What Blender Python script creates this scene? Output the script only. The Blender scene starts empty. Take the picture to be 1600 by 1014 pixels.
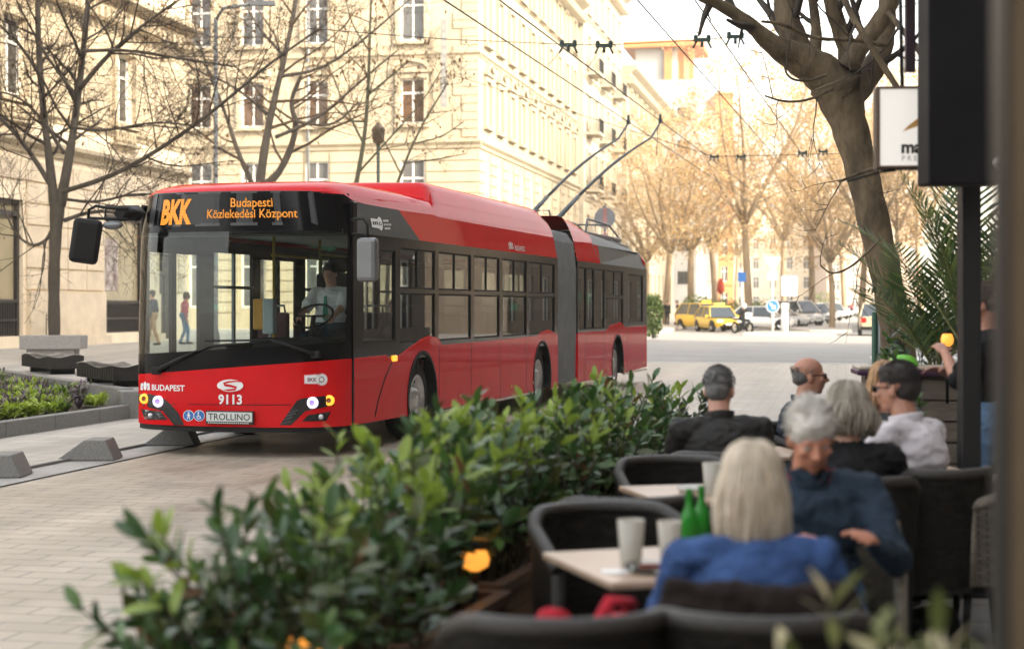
import bpy, bmesh, math, random
import numpy as np
from mathutils import Vector, Matrix, noise as mnoise
from math import sin, cos, pi, radians, atan2, sqrt
R = random.Random(7)
SC = bpy.context.scene
COL = SC.collection
# ------------------------------------------------------------------ camera, sky, sun, exposure
H = 1.62
cam = bpy.data.objects.new('camera', bpy.data.cameras.new('camera')); COL.objects.link(cam)
cam.location = (0, 0, H); cam.rotation_euler = (pi/2, 0, 0)
cam.data.sensor_width = 36; cam.data.lens = 56.25; cam.data.shift_y = -27/1600
cam.data.clip_start = 0.1; cam.data.clip_end = 3000
cam.data.dof.use_dof = True; cam.data.dof.focus_distance = 18.2; cam.data.dof.aperture_fstop = 1.9
SC.camera = cam
SUN_EL, SUN_AZ = 26, 128         # azimuth clockwise from +Y (view direction)
W = bpy.data.worlds.new('World'); SC.world = W; W.use_nodes = True
nt = W.node_tree
bg = nt.nodes['Background']
sky = nt.nodes.new('ShaderNodeTexSky'); sky.sky_type = 'NISHITA'; sky.sun_disc = False
sky.sun_elevation = radians(SUN_EL); sky.sun_rotation = radians(SUN_AZ)
sky.air_density = 1.0; sky.dust_density = 3.0; sky.ozone_density = 0.5
hs = nt.nodes.new('ShaderNodeHueSaturation'); hs.inputs['Saturation'].default_value = .42
nt.links.new(sky.outputs[0], hs.inputs['Color']); wm = nt.nodes.new('ShaderNodeVectorMath'); wm.operation = 'MULTIPLY'; wm.inputs[1].default_value = (1.05, 1.0, .92)
nt.links.new(hs.outputs[0], wm.inputs[0]); nt.links.new(wm.outputs[0], bg.inputs[0]); bg.inputs[1].default_value = 0.15
sl = bpy.data.lights.new('sun', 'SUN'); sl.energy = 1.6; sl.angle = radians(1.0); sl.color = (1, .86, .66)
sun = bpy.data.objects.new('sun', sl); COL.objects.link(sun)
sd = Vector((sin(radians(SUN_AZ))*cos(radians(SUN_EL)), cos(radians(SUN_AZ))*cos(radians(SUN_EL)), sin(radians(SUN_EL))))
sun.rotation_euler = sd.to_track_quat('Z', 'Y').to_euler()
SC.view_settings.view_transform = 'Standard'; SC.view_settings.look = 'None'
SC.view_settings.exposure = 2.52; SC.view_settings.gamma = 1.0
SC.cycles.use_denoising = True
SC.cycles.max_bounces = 8; SC.cycles.transparent_max_bounces = 24
SC.cycles.sample_clamp_indirect = 6

# ------------------------------------------------------------------ frames of reference
F = 2500.0
def P(px, py, d): return Vector(((px-800)/F*d, d, H+(480-py)/F*d))
TS = radians(11.5)               # street direction, clockwise from view
CS, SS = cos(TS), sin(TS)
def street(a, b, z=0): return Vector((CS*a+SS*b, -SS*a+CS*b, z))   # a across (right), b along
TB = radians(15.16); CB, SB = cos(TB), sin(TB)
BUSO = Vector((-3.036, 17.63, 0))
def road_z(y): return max(0, y-35)*.003

# ------------------------------------------------------------------ mesh builder
class MB:
    def __init__(s): s.v=[]; s.f=[]; s.m=[]; s.sm=[]
    def add(s, vs, fs, mi=0, smooth=False):
        o=len(s.v); s.v += [tuple(p) for p in vs]
        for f in fs: s.f.append([i+o for i in f]); s.m.append(mi); s.sm.append(smooth)
        return s
    def quad(s,a,b,c,d,mi=0): return s.add([a,b,c,d],[[0,1,2,3]],mi)
    def box(s,x0,x1,y0,y1,z0,z1,mi=0,M=None):
        vs=[(x,y,z) for x in(x0,x1) for y in(y0,y1) for z in(z0,z1)]
        if M is not None: vs=[M@Vector(v) for v in vs]
        return s.add(vs,[[0,1,3,2],[4,6,7,5],[0,4,5,1],[2,3,7,6],[0,2,6,4],[1,5,7,3]],mi)
    def rbox(s,x0,x1,y0,y1,z0,z1,r=.01,mi=0,M=None):
        bm=bmesh.new(); bmesh.ops.create_cube(bm,size=1)
        for v in bm.verts: v.co=Vector(((x0+x1)/2+v.co.x*(x1-x0),(y0+y1)/2+v.co.y*(y1-y0),(z0+z1)/2+v.co.z*(z1-z0)))
        bmesh.ops.bevel(bm,geom=bm.edges[:],offset=r,segments=2,affect='EDGES',profile=.5)
        return s.bm(bm,mi,M)
    def bm(s,bm,mi=0,M=None,smooth=False):
        bm.verts.index_update()
        vs=[(M@v.co if M is not None else v.co.copy()) for v in bm.verts]
        fs=[[v.index for v in f.verts] for f in bm.faces]
        bm.free(); return s.add(vs,fs,mi,smooth)
    def prism(s,poly,axis,a,b,mi=0,M=None):
        # poly 2D in the two other axes (order kept), extruded along axis from a to b
        def mk(p,t):
            q={'x':(t,p[0],p[1]),'y':(p[0],t,p[1]),'z':(p[0],p[1],t)}[axis]
            return M@Vector(q) if M is not None else Vector(q)
        n=len(poly); vs=[mk(p,a) for p in poly]+[mk(p,b) for p in poly]
        return s.add(vs,[list(range(n))[::-1],list(range(n,2*n))]+[[i,(i+1)%n,n+(i+1)%n,n+i] for i in range(n)],mi)
    def tube(s,pts,rad,n=8,mi=0,cap=True,smooth=True):
        pts=[Vector(p) for p in pts]
        if not isinstance(rad,(list,tuple)): rad=[rad]*len(pts)
        vs=[]; ref=None
        for i,p in enumerate(pts):
            t=(pts[min(i+1,len(pts)-1)]-pts[max(i-1,0)])
            if t.length<1e-9: t=Vector((0,0,1))
            t.normalize()
            if ref is None:
                ref=Vector((1,0,0)) if abs(t.x)<.8 else Vector((0,1,0))
            u=(ref-t*ref.dot(t)); u.normalize(); w=t.cross(u); ref=u
            for k in range(n):
                a=2*pi*k/n; vs.append(p+(u*cos(a)+w*sin(a))*rad[i])
        fs=[]
        for i in range(len(pts)-1):
            for k in range(n):
                fs.append([i*n+k,i*n+(k+1)%n,(i+1)*n+(k+1)%n,(i+1)*n+k])
        s.add(vs,fs,mi,smooth)
        if cap:
            o=len(s.v)-len(vs)
            s.f.append([o+k for k in range(n)][::-1]); s.m.append(mi); s.sm.append(False)
            e=o+(len(pts)-1)*n
            s.f.append([e+k for k in range(n)]); s.m.append(mi); s.sm.append(False)
        return s
    def lathe(s,prof,c=(0,0,0),n=20,mi=0,axis='z',smooth=True,M=None,cap=True):
        vs=[]
        for r,h in prof:
            for k in range(n):
                a=2*pi*k/n; x,y=r*cos(a),r*sin(a)
                q={'z':(x,y,h),'x':(h,x,y),'y':(y,h,x)}[axis]
                q=Vector(q)+Vector(c); vs.append(M@q if M is not None else q)
        fs=[[i*n+k,i*n+(k+1)%n,(i+1)*n+(k+1)%n,(i+1)*n+k] for i in range(len(prof)-1) for k in range(n)]
        s.add(vs,fs,mi,smooth)
        o=len(s.v)-len(vs); L=(len(prof)-1)*n
        if not cap: return s
        if prof[0][0]>1e-4: s.f.append([o+k for k in range(n)][::-1]); s.m.append(mi); s.sm.append(False)
        if prof[-1][0]>1e-4: s.f.append([o+L+k for k in range(n)]); s.m.append(mi); s.sm.append(False)
        return s
    def ball(s,c,r,mi=0,sub=2,M=None):
        bm=bmesh.new(); bmesh.ops.create_icosphere(bm,subdivisions=sub,radius=1)
        if not isinstance(r,(tuple,list)): r=(r,r,r)
        for v in bm.verts: v.co=Vector((v.co.x*r[0]+c[0],v.co.y*r[1]+c[1],v.co.z*r[2]+c[2]))
        return s.bm(bm,mi,M,True)
    def grid(s,fn,nu,nv,mi=0,smooth=True):
        vs=[fn(i/nu,j/nv) for j in range(nv+1) for i in range(nu+1)]
        return s.add(vs,[[j*(nu+1)+i,j*(nu+1)+i+1,(j+1)*(nu+1)+i+1,(j+1)*(nu+1)+i] for j in range(nv) for i in range(nu)],mi,smooth)
    def xf(s,M):
        s.v=[tuple(M@Vector(v)) for v in s.v]; return s
    def build(s,name,mats,parent=None,bevel=0,solid=0,loc=None):
        me=bpy.data.meshes.new(name); me.from_pydata(s.v,[],s.f)
        if not isinstance(mats,(list,tuple)): mats=[mats]
        for m in mats: me.materials.append(m)
        me.polygons.foreach_set('material_index',s.m); me.polygons.foreach_set('use_smooth',s.sm)
        me.update()
        o=bpy.data.objects.new(name,me); COL.objects.link(o)
        if parent is not None: o.parent=parent
        if loc is not None: o.location=loc
        if solid:
            q=o.modifiers.new('solid','SOLIDIFY'); q.thickness=solid
        if bevel:
            b=o.modifiers.new('bevel','BEVEL'); b.width=bevel; b.segments=2; b.limit_method='ANGLE'
        return o
def tag(o,label=None,cat=None,group=None,kind=None):
    if label: o['label']=label
    if cat: o['category']=cat
    if group: o['group']=group
    if kind: o['kind']=kind
    return o
def thing(name,label,cat,loc=(0,0,0),rz=0,group=None):
    o=bpy.data.objects.new(name,None); o.empty_display_size=.2; COL.objects.link(o)
    o.location=loc; o.rotation_euler=(0,0,rz); return tag(o,label,cat,group)
def dup(root,loc=None,rz=None,label=None,scale=None):
    def cp(o,par):
        c=o.copy(); COL.objects.link(c)
        if par is not None: c.parent=par
        for ch in list(o.children): cp(ch,c)
        return c
    r=cp(root,None)
    if loc is not None: r.location=loc
    if rz is not None: r.rotation_euler=(0,0,rz)
    if label: r['label']=label
    if scale is not None: r.scale=(scale,)*3 if not isinstance(scale,tuple) else scale
    return r
def text_mesh(txt,size,bold=0,align='CENTER',extrude=0,shear=0,spacing=1.0):
    c=bpy.data.curves.new('t','FONT'); c.body=txt; c.size=size; c.align_x=align; c.offset=bold; c.extrude=extrude
    c.resolution_u=3; c.shear=shear; c.space_character=spacing
    o=bpy.data.objects.new('t',c); COL.objects.link(o)
    dg=bpy.context.evaluated_depsgraph_get(); me=bpy.data.meshes.new_from_object(o.evaluated_get(dg))
    vs=[v.co.copy() for v in me.vertices]; fs=[list(p.vertices) for p in me.polygons]
    COL.objects.unlink(o); bpy.data.objects.remove(o); bpy.data.curves.remove(c); bpy.data.meshes.remove(me)
    return vs,fs

# ------------------------------------------------------------------ materials
MATS={}
def _n(t,ty,**k):
    n=t.nodes.new(ty)
    for a,b in k.items(): setattr(n,a,b)
    return n
def mat(name,col,rough=.6,metal=0,var=.12,scale=4,bump=0,bscale=None,coat=0,spec=.5,emit=0,trans=0,stretch=None,col2=None,detail=5,sheen=0):
    if name in MATS: return MATS[name]
    m=bpy.data.materials.new(name); m.use_nodes=True; t=m.node_tree; b=t.nodes['Principled BSDF']
    b.inputs['Roughness'].default_value=rough; b.inputs['Metallic'].default_value=metal
    b.inputs['Specular IOR Level'].default_value=spec
    b.inputs['Coat Weight'].default_value=coat; b.inputs['Coat Roughness'].default_value=.03
    b.inputs['Sheen Weight'].default_value=sheen
    c=(*col,1); 
    if var or bump or col2:
        tc=_n(t,'ShaderNodeTexCoord'); src=tc.outputs['Object']
        if stretch:
            mp=_n(t,'ShaderNodeMapping'); mp.inputs['Scale'].default_value=stretch; t.links.new(src,mp.inputs[0]); src=mp.outputs[0]
    if var or col2:
        nz=_n(t,'ShaderNodeTexNoise'); nz.inputs['Scale'].default_value=scale; nz.inputs['Detail'].default_value=detail; nz.inputs['Roughness'].default_value=.65
        t.links.new(src,nz.inputs[0])
        rp=_n(t,'ShaderNodeValToRGB'); rp.color_ramp.elements[0].position=.3; rp.color_ramp.elements[1].position=.7
        a=col2 if col2 else tuple(x*(1-var) for x in col); d=col if col2 else tuple(min(1,x*(1+var)) for x in col)
        rp.color_ramp.elements[0].color=(*a,1); rp.color_ramp.elements[1].color=(*d,1)
        t.links.new(nz.outputs[0],rp.inputs[0]); t.links.new(rp.outputs[0],b.inputs['Base Color'])
    else: b.inputs['Base Color'].default_value=c
    if bump:
        n2=_n(t,'ShaderNodeTexNoise'); n2.inputs['Scale'].default_value=bscale or scale*4; n2.inputs['Detail'].default_value=5; t.links.new(src,n2.inputs[0])
        bp=_n(t,'ShaderNodeBump'); bp.inputs['Strength'].default_value=bump; bp.inputs['Distance'].default_value=.02
        t.links.new(n2.outputs[0],bp.inputs['Height']); t.links.new(bp.outputs[0],b.inputs['Normal'])
    if emit:
        b.inputs['Emission Color'].default_value=c; b.inputs['Emission Strength'].default_value=emit
    if trans:
        tr=_n(t,'ShaderNodeBsdfTranslucent'); tr.inputs[0].default_value=c
        if var or col2: t.links.new(rp.outputs[0],tr.inputs[0])
        mx=_n(t,'ShaderNodeMixShader'); mx.inputs[0].default_value=trans
        t.links.new(b.outputs[0],mx.inputs[1]); t.links.new(tr.outputs[0],mx.inputs[2]); t.links.new(mx.outputs[0],t.nodes['Material Output'].inputs[0])
    MATS[name]=m; return m
def glass(name,tint,ior=1.5,rough=0.0,film=0.0):
    if name in MATS: return MATS[name]
    m=bpy.data.materials.new(name); m.use_nodes=True; t=m.node_tree; t.nodes.remove(t.nodes['Principled BSDF'])
    tr=_n(t,'ShaderNodeBsdfTransparent'); tr.inputs[0].default_value=(*tint,1)
    gl=_n(t,'ShaderNodeBsdfGlossy'); gl.inputs['Roughness'].default_value=rough; gl.inputs[0].default_value=(.95,.97,1,1)
    fr=_n(t,'ShaderNodeFresnel'); fr.inputs[0].default_value=ior
    mx=_n(t,'ShaderNodeMixShader'); t.links.new(fr.outputs[0],mx.inputs[0]); t.links.new(tr.outputs[0],mx.inputs[1]); t.links.new(gl.outputs[0],mx.inputs[2])
    t.links.new(mx.outputs[0],t.nodes['Material Output'].inputs[0]); MATS[name]=m; return m
def pavers(name,c1,c2,mortar,bw,bh,ms=.012,rough=.55,bump=.25,freq=2,rot=0,offset=.5,blot=.25):
    m=bpy.data.materials.new(name); m.use_nodes=True; t=m.node_tree; b=t.nodes['Principled BSDF']
    tc=_n(t,'ShaderNodeTexCoord'); mp=_n(t,'ShaderNodeMapping'); mp.inputs['Rotation'].default_value=(0,0,rot); t.links.new(tc.outputs['Object'],mp.inputs[0])
    br=_n(t,'ShaderNodeTexBrick'); br.offset=offset; br.offset_frequency=freq
    br.inputs['Color1'].default_value=(*c1,1); br.inputs['Color2'].default_value=(*c2,1); br.inputs['Mortar'].default_value=(*mortar,1)
    br.inputs['Scale'].default_value=1; br.inputs['Brick Width'].default_value=bw; br.inputs['Row Height'].default_value=bh
    br.inputs['Mortar Size'].default_value=ms; br.inputs['Mortar Smooth'].default_value=.3; br.inputs['Bias'].default_value=0
    t.links.new(mp.outputs[0],br.inputs[0])
    nz=_n(t,'ShaderNodeTexNoise'); nz.inputs['Scale'].default_value=.9; nz.inputs['Detail'].default_value=9; nz.inputs['Roughness'].default_value=.7; t.links.new(tc.outputs['Object'],nz.inputs[0])
    mr=_n(t,'ShaderNodeMapRange'); mr.inputs[1].default_value=.3; mr.inputs[2].default_value=.7; mr.inputs[3].default_value=1-blot; mr.inputs[4].default_value=1+blot*.5; t.links.new(nz.outputs[0],mr.inputs[0])
    mu=_n(t,'ShaderNodeVectorMath',operation='SCALE'); t.links.new(br.outputs[0],mu.inputs[0])
    mp2=_n(t,'ShaderNodeMapping'); mp2.inputs['Scale'].default_value=(1.1,.06,1); t.links.new(tc.outputs['Object'],mp2.inputs[0])
    nt2=_n(t,'ShaderNodeTexNoise'); nt2.inputs['Scale'].default_value=1.0; nt2.inputs['Detail'].default_value=6; t.links.new(mp2.outputs[0],nt2.inputs[0])
    mr2=_n(t,'ShaderNodeMapRange'); mr2.inputs[1].default_value=.35; mr2.inputs[2].default_value=.6; mr2.inputs[3].default_value=1-blot*.8; mr2.inputs[4].default_value=1.04; t.links.new(nt2.outputs[0],mr2.inputs[0])
    mm=_n(t,'ShaderNodeMath',operation='MULTIPLY'); t.links.new(mr.outputs[0],mm.inputs[0]); t.links.new(mr2.outputs[0],mm.inputs[1]); t.links.new(mm.outputs[0],mu.inputs[3]); t.links.new(mu.outputs[0],b.inputs['Base Color'])
    m2=_n(t,'ShaderNodeMapRange'); m2.inputs[1].default_value=.35; m2.inputs[2].default_value=.65; m2.inputs[3].default_value=rough-.12; m2.inputs[4].default_value=rough+.15; t.links.new(nz.outputs[0],m2.inputs[0]); t.links.new(m2.outputs[0],b.inputs['Roughness'])
    n3=_n(t,'ShaderNodeTexNoise'); n3.inputs['Scale'].default_value=60; n3.inputs['Detail'].default_value=4; t.links.new(tc.outputs['Object'],n3.inputs[0])
    ad=_n(t,'ShaderNodeMath',operation='MULTIPLY_ADD'); ad.inputs[1].default_value=-1.2; t.links.new(br.outputs['Fac'],ad.inputs[0]); t.links.new(n3.outputs[0],ad.inputs[2])
    bp=_n(t,'ShaderNodeBump'); bp.inputs['Strength'].default_value=bump; bp.inputs['Distance'].default_value=.01; t.links.new(ad.outputs[0],bp.inputs['Height']); t.links.new(bp.outputs[0],b.inputs['Normal'])
    MATS[name]=m; return m
def bark(name,c1,c2,scale=3.0,stretch=(1,1,.35),bump=.5):
    m=mat(name,c1,.85,var=.1,col2=c2,scale=scale,bump=bump,bscale=scale*5,stretch=stretch); return m
def wicker(name,c1,c2):
    m=bpy.data.materials.new(name); m.use_nodes=True; t=m.node_tree; b=t.nodes['Principled BSDF']; b.inputs['Roughness'].default_value=.55; b.inputs['Specular IOR Level'].default_value=.18
    uv=_n(t,'ShaderNodeUVMap'); 
    br=_n(t,'ShaderNodeTexBrick'); br.offset=.5; br.inputs['Scale'].default_value=1
    br.inputs['Color1'].default_value=(*c1,1); br.inputs['Color2'].default_value=(*c2,1); br.inputs['Mortar'].default_value=(.001,.001,.001,1)
    br.inputs['Brick Width'].default_value=.044; br.inputs['Row Height'].default_value=.017; br.inputs['Mortar Size'].default_value=.0026; br.inputs['Mortar Smooth'].default_value=.8
    tc=_n(t,'ShaderNodeTexCoord')
    t.links.new(tc.outputs['UV'],br.inputs[0]); t.links.new(br.outputs[0],b.inputs['Base Color'])
    bp=_n(t,'ShaderNodeBump'); bp.invert=True; bp.inputs['Strength'].default_value=.9; bp.inputs['Distance'].default_value=.006; t.links.new(br.outputs['Fac'],bp.inputs['Height']); t.links.new(bp.outputs[0],b.inputs['Normal'])
    t.nodes.remove(uv); MATS[name]=m; return m
RED=mat('bus_red',(.60,.010,.013),.38,var=.07,scale=2.5,coat=.40,spec=0)
BLK=mat('gloss_black',(.005,.005,.006),.12,var=0,spec=.16)
BLKM=mat('matt_black',(.007,.007,.007),.6,var=.2,spec=.3)
RUB=mat('rubber',(.012,.012,.013),.75,var=.2,scale=20)
CHR=mat('bright_metal',(.55,.56,.58),.28,1,var=.08)
STEEL=mat('galvanised_steel',(.18,.19,.195),.45,.6,var=.15)
WHT=mat('white_paint',(.8,.8,.8),.4,var=.04)
WIN_B=glass('windscreen_glass',(.70,.79,.76))
WIN_S=glass('tinted_side_glass',(.17,.19,.19))
WIN_D=glass('dark_side_glass',(.045,.05,.05))
PANE=mat('dark_window_pane',(.03,.032,.035),.06,var=.3,scale=.5,spec=.8)
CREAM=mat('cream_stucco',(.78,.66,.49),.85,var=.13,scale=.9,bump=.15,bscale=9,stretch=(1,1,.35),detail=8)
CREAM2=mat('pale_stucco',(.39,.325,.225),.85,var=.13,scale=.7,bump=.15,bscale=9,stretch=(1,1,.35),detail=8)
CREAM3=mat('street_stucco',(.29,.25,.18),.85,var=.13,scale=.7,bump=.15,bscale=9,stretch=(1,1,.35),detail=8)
STONE=mat('pale_stone_base',(.62,.52,.385),.8,var=.14,scale=1.5,bump=.2)
WFR=mat('white_window_frame',(.72,.70,.64),.5,var=.05)
WFRB=mat('brown_window_frame',(.16,.08,.04),.5,var=.1)
GRAN=mat('grey_granite',(.24,.235,.22),.6,col2=(.14,.137,.13),scale=45,bump=.15,bscale=80)
DGRAN=mat('dark_granite',(.06,.06,.06),.35,col2=(.03,.03,.03),scale=45)
# ------------------------------------------------------------------ ground
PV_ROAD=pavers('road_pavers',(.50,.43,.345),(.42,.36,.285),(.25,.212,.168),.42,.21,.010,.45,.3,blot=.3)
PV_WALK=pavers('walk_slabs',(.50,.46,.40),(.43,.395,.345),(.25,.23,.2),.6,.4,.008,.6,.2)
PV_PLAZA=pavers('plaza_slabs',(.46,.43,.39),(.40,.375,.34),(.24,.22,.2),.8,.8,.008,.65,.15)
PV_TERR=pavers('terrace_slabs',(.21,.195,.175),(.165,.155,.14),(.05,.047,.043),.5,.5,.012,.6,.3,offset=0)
ASPH=mat('pale_asphalt',(.31,.297,.28),.7,col2=(.23,.22,.207),scale=.5,bump=.15,bscale=60,detail=9)
LINE=mat('road_paint',(.62,.61,.58),.6,var=.25,scale=5)
RZ=-TS
def sheet(name,mat_,a0,a1,b0,b1,z,nb=1,kind='structure',zfn=True):
    mb=MB()
    def fn(u,v):
        a=a0+(a1-a0)*u; b=b0+(b1-b0)*v; w=street(a,b)
        return (a,b,z+(road_z(w.y) if zfn else 0))
    mb.grid(fn,4,nb,0,False)
    o=mb.build(name,mat_); o.rotation_euler=(0,0,RZ); o['kind']=kind; return o
# base ground out to the horizon
sheet('ground',ASPH,-500,500,-90,700,-.03,40)
sheet('road',PV_ROAD,-7.38,2.1,-12,46,0,12)
sheet('crossing_asphalt',ASPH,-9.5,60,46,230,0.004,40)
# pavement left of the kerb, with drainage strip and kerb strip
sheet('pavement',PV_WALK,-10.1,-7.9,-6,46,.035,10)
sheet('gutter',mat('gutter_stone',(.36,.345,.32),.6,var=.15,scale=6,bump=.2),-7.9,-7.38,-6,46,.012,10)
tag(MB().box(-7.905,-7.865,-6,46,-.02,.04).build('kerb',GRAN),kind='structure').rotation_euler=(0,0,RZ)
# terrace floor of the cafe and pavement on the right
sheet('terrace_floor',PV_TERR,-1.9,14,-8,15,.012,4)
sheet('terrace_pavement',PV_WALK,2.1,14,15,44,.02,8)
# zebra bars on the crossing asphalt
mb=MB()
for k in range(9):
    a=1.0+k*1.25; 
    mb.box(a,a+.6,48.2,52.2,.03,.062)
tag(mb.build('zebra_crossing',LINE),kind='structure').rotation_euler=(0,0,RZ)
mb=MB()
for k in range(7): mb.box(6.2+.02*k,6.35+.02*k,58+k*7,61+k*7,.10+k*.02,.13+k*.02)
mb.box(-8,14,45.7,46.0,.03,.045)
tag(mb.build('lane_markings',LINE),kind='structure').rotation_euler=(0,0,RZ)
mb=MB()
for (a,b,s,t) in ((-3.2,10.5,.34,0),(.4,33,.3,0),(-1.5,40,.34,0)): mb.lathe([(s,0.004),(s,.008),(.0,.009)],(a,b,0),28,0)
tag(mb.build('manhole_lid',mat('cast_iron',(.07,.065,.06),.5,.6,var=.3,scale=30,bump=.5)),'round iron manhole lids set in the paver road','manhole lid',kind='structure').rotation_euler=(0,0,RZ)
# raised plaza: edge follows retaining wall
pz=.40
poly=[(-5.05,20.9),(-8.6,27.2),(-13.5,36),(-60,50),(-60,130),(20,130),(7.0,95),(-1.2,62),(-3.6,42),(-5.05,30)]
pl=[(-120,37.5),(-22,37.5),(-13.9,37.6),(-5.65,23.6),(-5.1,23.6)]+[tuple(street(-9.2,b).xy) for b in (30,46,60)]+[tuple(street(-9.5,b).xy) for b in (75,95,130)]+[(-120,130)]
mb=MB(); mb.prism(pl,'z',-.2,pz); 
o=mb.build('plaza',[PV_PLAZA]); o['kind']='structure'
# second pavement beyond the crossing
tag(MB().prism([tuple(street(a,b).xy) for a,b in ((-9.6,131),(-1.5,90),(0.8,92),(1.2,150),(1.2,260),(-40,260),(-40,131))],'z',-.1,.34).build('far_pavement',PV_PLAZA),kind='structure')

# ------------------------------------------------------------------ street edge furniture
def wall_seg(p0,p1,z0,z1,th,name,m,label,cat='wall'):
    p0=Vector((*p0,0)); p1=Vector((*p1,0)); L=(p1-p0).length; a=atan2(p1.y-p0.y,p1.x-p0.x)
    mb=MB(); n=max(1,int(L/1.2))
    for i in range(n): mb.rbox(L*i/n+.004,L*(i+1)/n-.004,-th/2,th/2,z0,z1,.012)
    o=mb.build(name,m); o.location=p0; o.rotation_euler=(0,0,a); return tag(o,label,cat)
A0=street(-10.1,10.5); A1=street(-9.95,21.55)
wall_seg(A0.xy,A1.xy,0,.23,.16,'planter_wall',GRAN,'low grey granite kerb wall in front of the flower bed')
wall_seg((-13.9,37.6),(-5.65,23.5),0,.43,.2,'retaining_wall',GRAN,'taller grey granite retaining wall behind the flower bed')
wall_seg((-5.62,23.35),(-5.40,22.8),0,.42,.3,'end_wall',GRAN,'short granite end wall closing the flower bed beside the bus')
tag(MB().prism([tuple(A0.xy),tuple(A1.xy),(-5.75,23.3),(-13.9,37.3),(-20,37)],'z',-.05,.16).build('flower_bed_soil',mat('soil',(.05,.035,.025),.9,var=.4,scale=8,bump=.6)),kind='structure')
def leafmesh(mb,base,d,up,L,w,mi,fold=.25,curl=.3):
    d=d.normalized(); s=d.cross(up)
    if s.length<1e-4: s=Vector((1,0,0))
    s.normalize(); n=s.cross(d)
    pts=[]
    for t,k in ((0,.12),(.3,.85),(.6,1),(.85,.6),(1,.04)):
        c=base+d*(L*t)-n*(curl*L*t*t*.5)
        pts.append((c+s*(w*k*.5)+n*(fold*w*k*.4),c,c-s*(w*k*.5)+n*(fold*w*k*.4)))
    vs=[p for tr in pts for p in tr]; fs=[]
    for i in range(4):
        fs += [[i*3,i*3+1,i*3+4,i*3+3],[i*3+1,i*3+2,i*3+5,i*3+4]]
    mb.add(vs,fs,mi,True)
LF=[mat('leaf_dark',(.04,.095,.025),.30,var=.3,scale=9,trans=.22,spec=.6),mat('leaf_mid',(.085,.165,.035),.32,var=.3,scale=9,trans=.28,spec=.6),
    mat('leaf_young',(.26,.36,.05),.4,var=.25,scale=9,trans=.35),mat('leaf_olive',(.09,.11,.03),.4,var=.3,scale=9,trans=.25)]
def rv(r=R): return Vector((r.uniform(-1,1),r.uniform(-1,1),r.uniform(-1,1)))
# flower bed plants, individually countable clumps
PUR=mat('purple_stalks',(.17,.12,.16),.7,var=.3,scale=20); LIME=mat('leaf_lime',(.36,.46,.06),.5,var=.25,scale=20,trans=.3)
def bed_plant(kind,seed):
    r=random.Random(seed); mb=MB()
    if kind=='lime':
        for i in range(70):
            d=Vector((r.gauss(0,1),r.gauss(0,1),abs(r.gauss(0,.8))+.3)); leafmesh(mb,Vector((r.uniform(-.1,.1),r.uniform(-.1,.1),r.uniform(.03,.16))),d,Vector((0,0,1)),r.uniform(.07,.12),.05,0)
        return mb,[LIME]
    if kind=='purple':
        for i in range(26):
            a=r.uniform(0,6.28); l=r.uniform(.15,.32); e=Vector((cos(a)*l*.45,sin(a)*l*.45,l)); mb.tube([(0,0,0),e*.5+rv(r)*.02,e],[.005,.004,.003],4,0)
            for k in range(9):
                leafmesh(mb,e*r.uniform(.35,1),rv(r)+Vector((0,0,.6)),Vector((0,0,1)),r.uniform(.03,.06),.025,r.choice((0,0,1)))
        return mb,[PUR,LF[3]]
    for i in range(46):
        a=r.uniform(0,6.28); d=Vector((cos(a)*.6,sin(a)*.6,r.uniform(.5,1.3))); leafmesh(mb,Vector((r.uniform(-.06,.06),r.uniform(-.06,.06),.02)),d,Vector((cos(a),sin(a),0)).cross(Vector((0,0,1))).cross(d),r.uniform(.15,.3),.045,r.choice((0,1)),curl=.6)
    return mb,[LF[1],LF[2]]
protos={}
LBL={'lime':'lime green leafy clump in the raised flower bed','purple':'purple stalked wild plant in the raised flower bed','strap':'dark green strap leaved clump in the flower bed'}
bedn=0
for (k,n,seed) in (('lime',80,3),('purple',16,4),('strap',26,5)):
    mb,ms=bed_plant(k,seed); nm={'lime':'lime_plant','purple':'purple_plant','strap':'strap_leaf_plant'}[k]
    o=mb.build(nm,ms); tag(o,LBL[k],'plant','%s plants in the flower bed'%k.replace('strap','strap leaved').replace('lime','lime green'))
    rr=random.Random(seed*7)
    for i in range(n):
        while True:
            Y=rr.uniform(18.5,33); X=rr.uniform(-.335*Y,-5.2 if k!='purple' else -.27*Y)
            a=CS*X-SS*Y
            if a<-10.3 and Y<23.5+(-5.65-X)*1.707-.55: break
        c=o if i==0 else o.copy()
        if i: COL.objects.link(c)
        c.location=(X,Y,.15); c.rotation_euler=(0,0,rr.uniform(0,6.28)); q=rr.uniform(.85,1.4); c.scale=(q,q,q)
# granite wedge blocks along the kerb
def kerb_block(px,py,lab,dark=False,w=.62):
    d=(H-.02)*F/(py-480); p=P(px,py,d)
    mb=MB(); mb.prism([(-w/2,0),(w/2,0),(w/2-.10,.215),(-w/2+.30,.215)],'y',-.22,.22)
    o=mb.build('stone_block',DGRAN if dark else GRAN,bevel=.012); o.location=(p.x,p.y,.015); o.rotation_euler=(0,0,radians(2)); tag(o,lab,'stone block','wedge shaped stone blocks along the kerb'); return o
kerb_block(140,716,'grey granite wedge block standing alone on the kerb, second from the left edge')
kerb_block(-8,742,'grey granite wedge block cut by the left picture edge')
kerb_block(268,693,'wedge block with dark polished end right under the front corner of the red bus',False)
kerb_block(357,672,'far wedge block glimpsed beneath the middle of the bus bumper')
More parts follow.
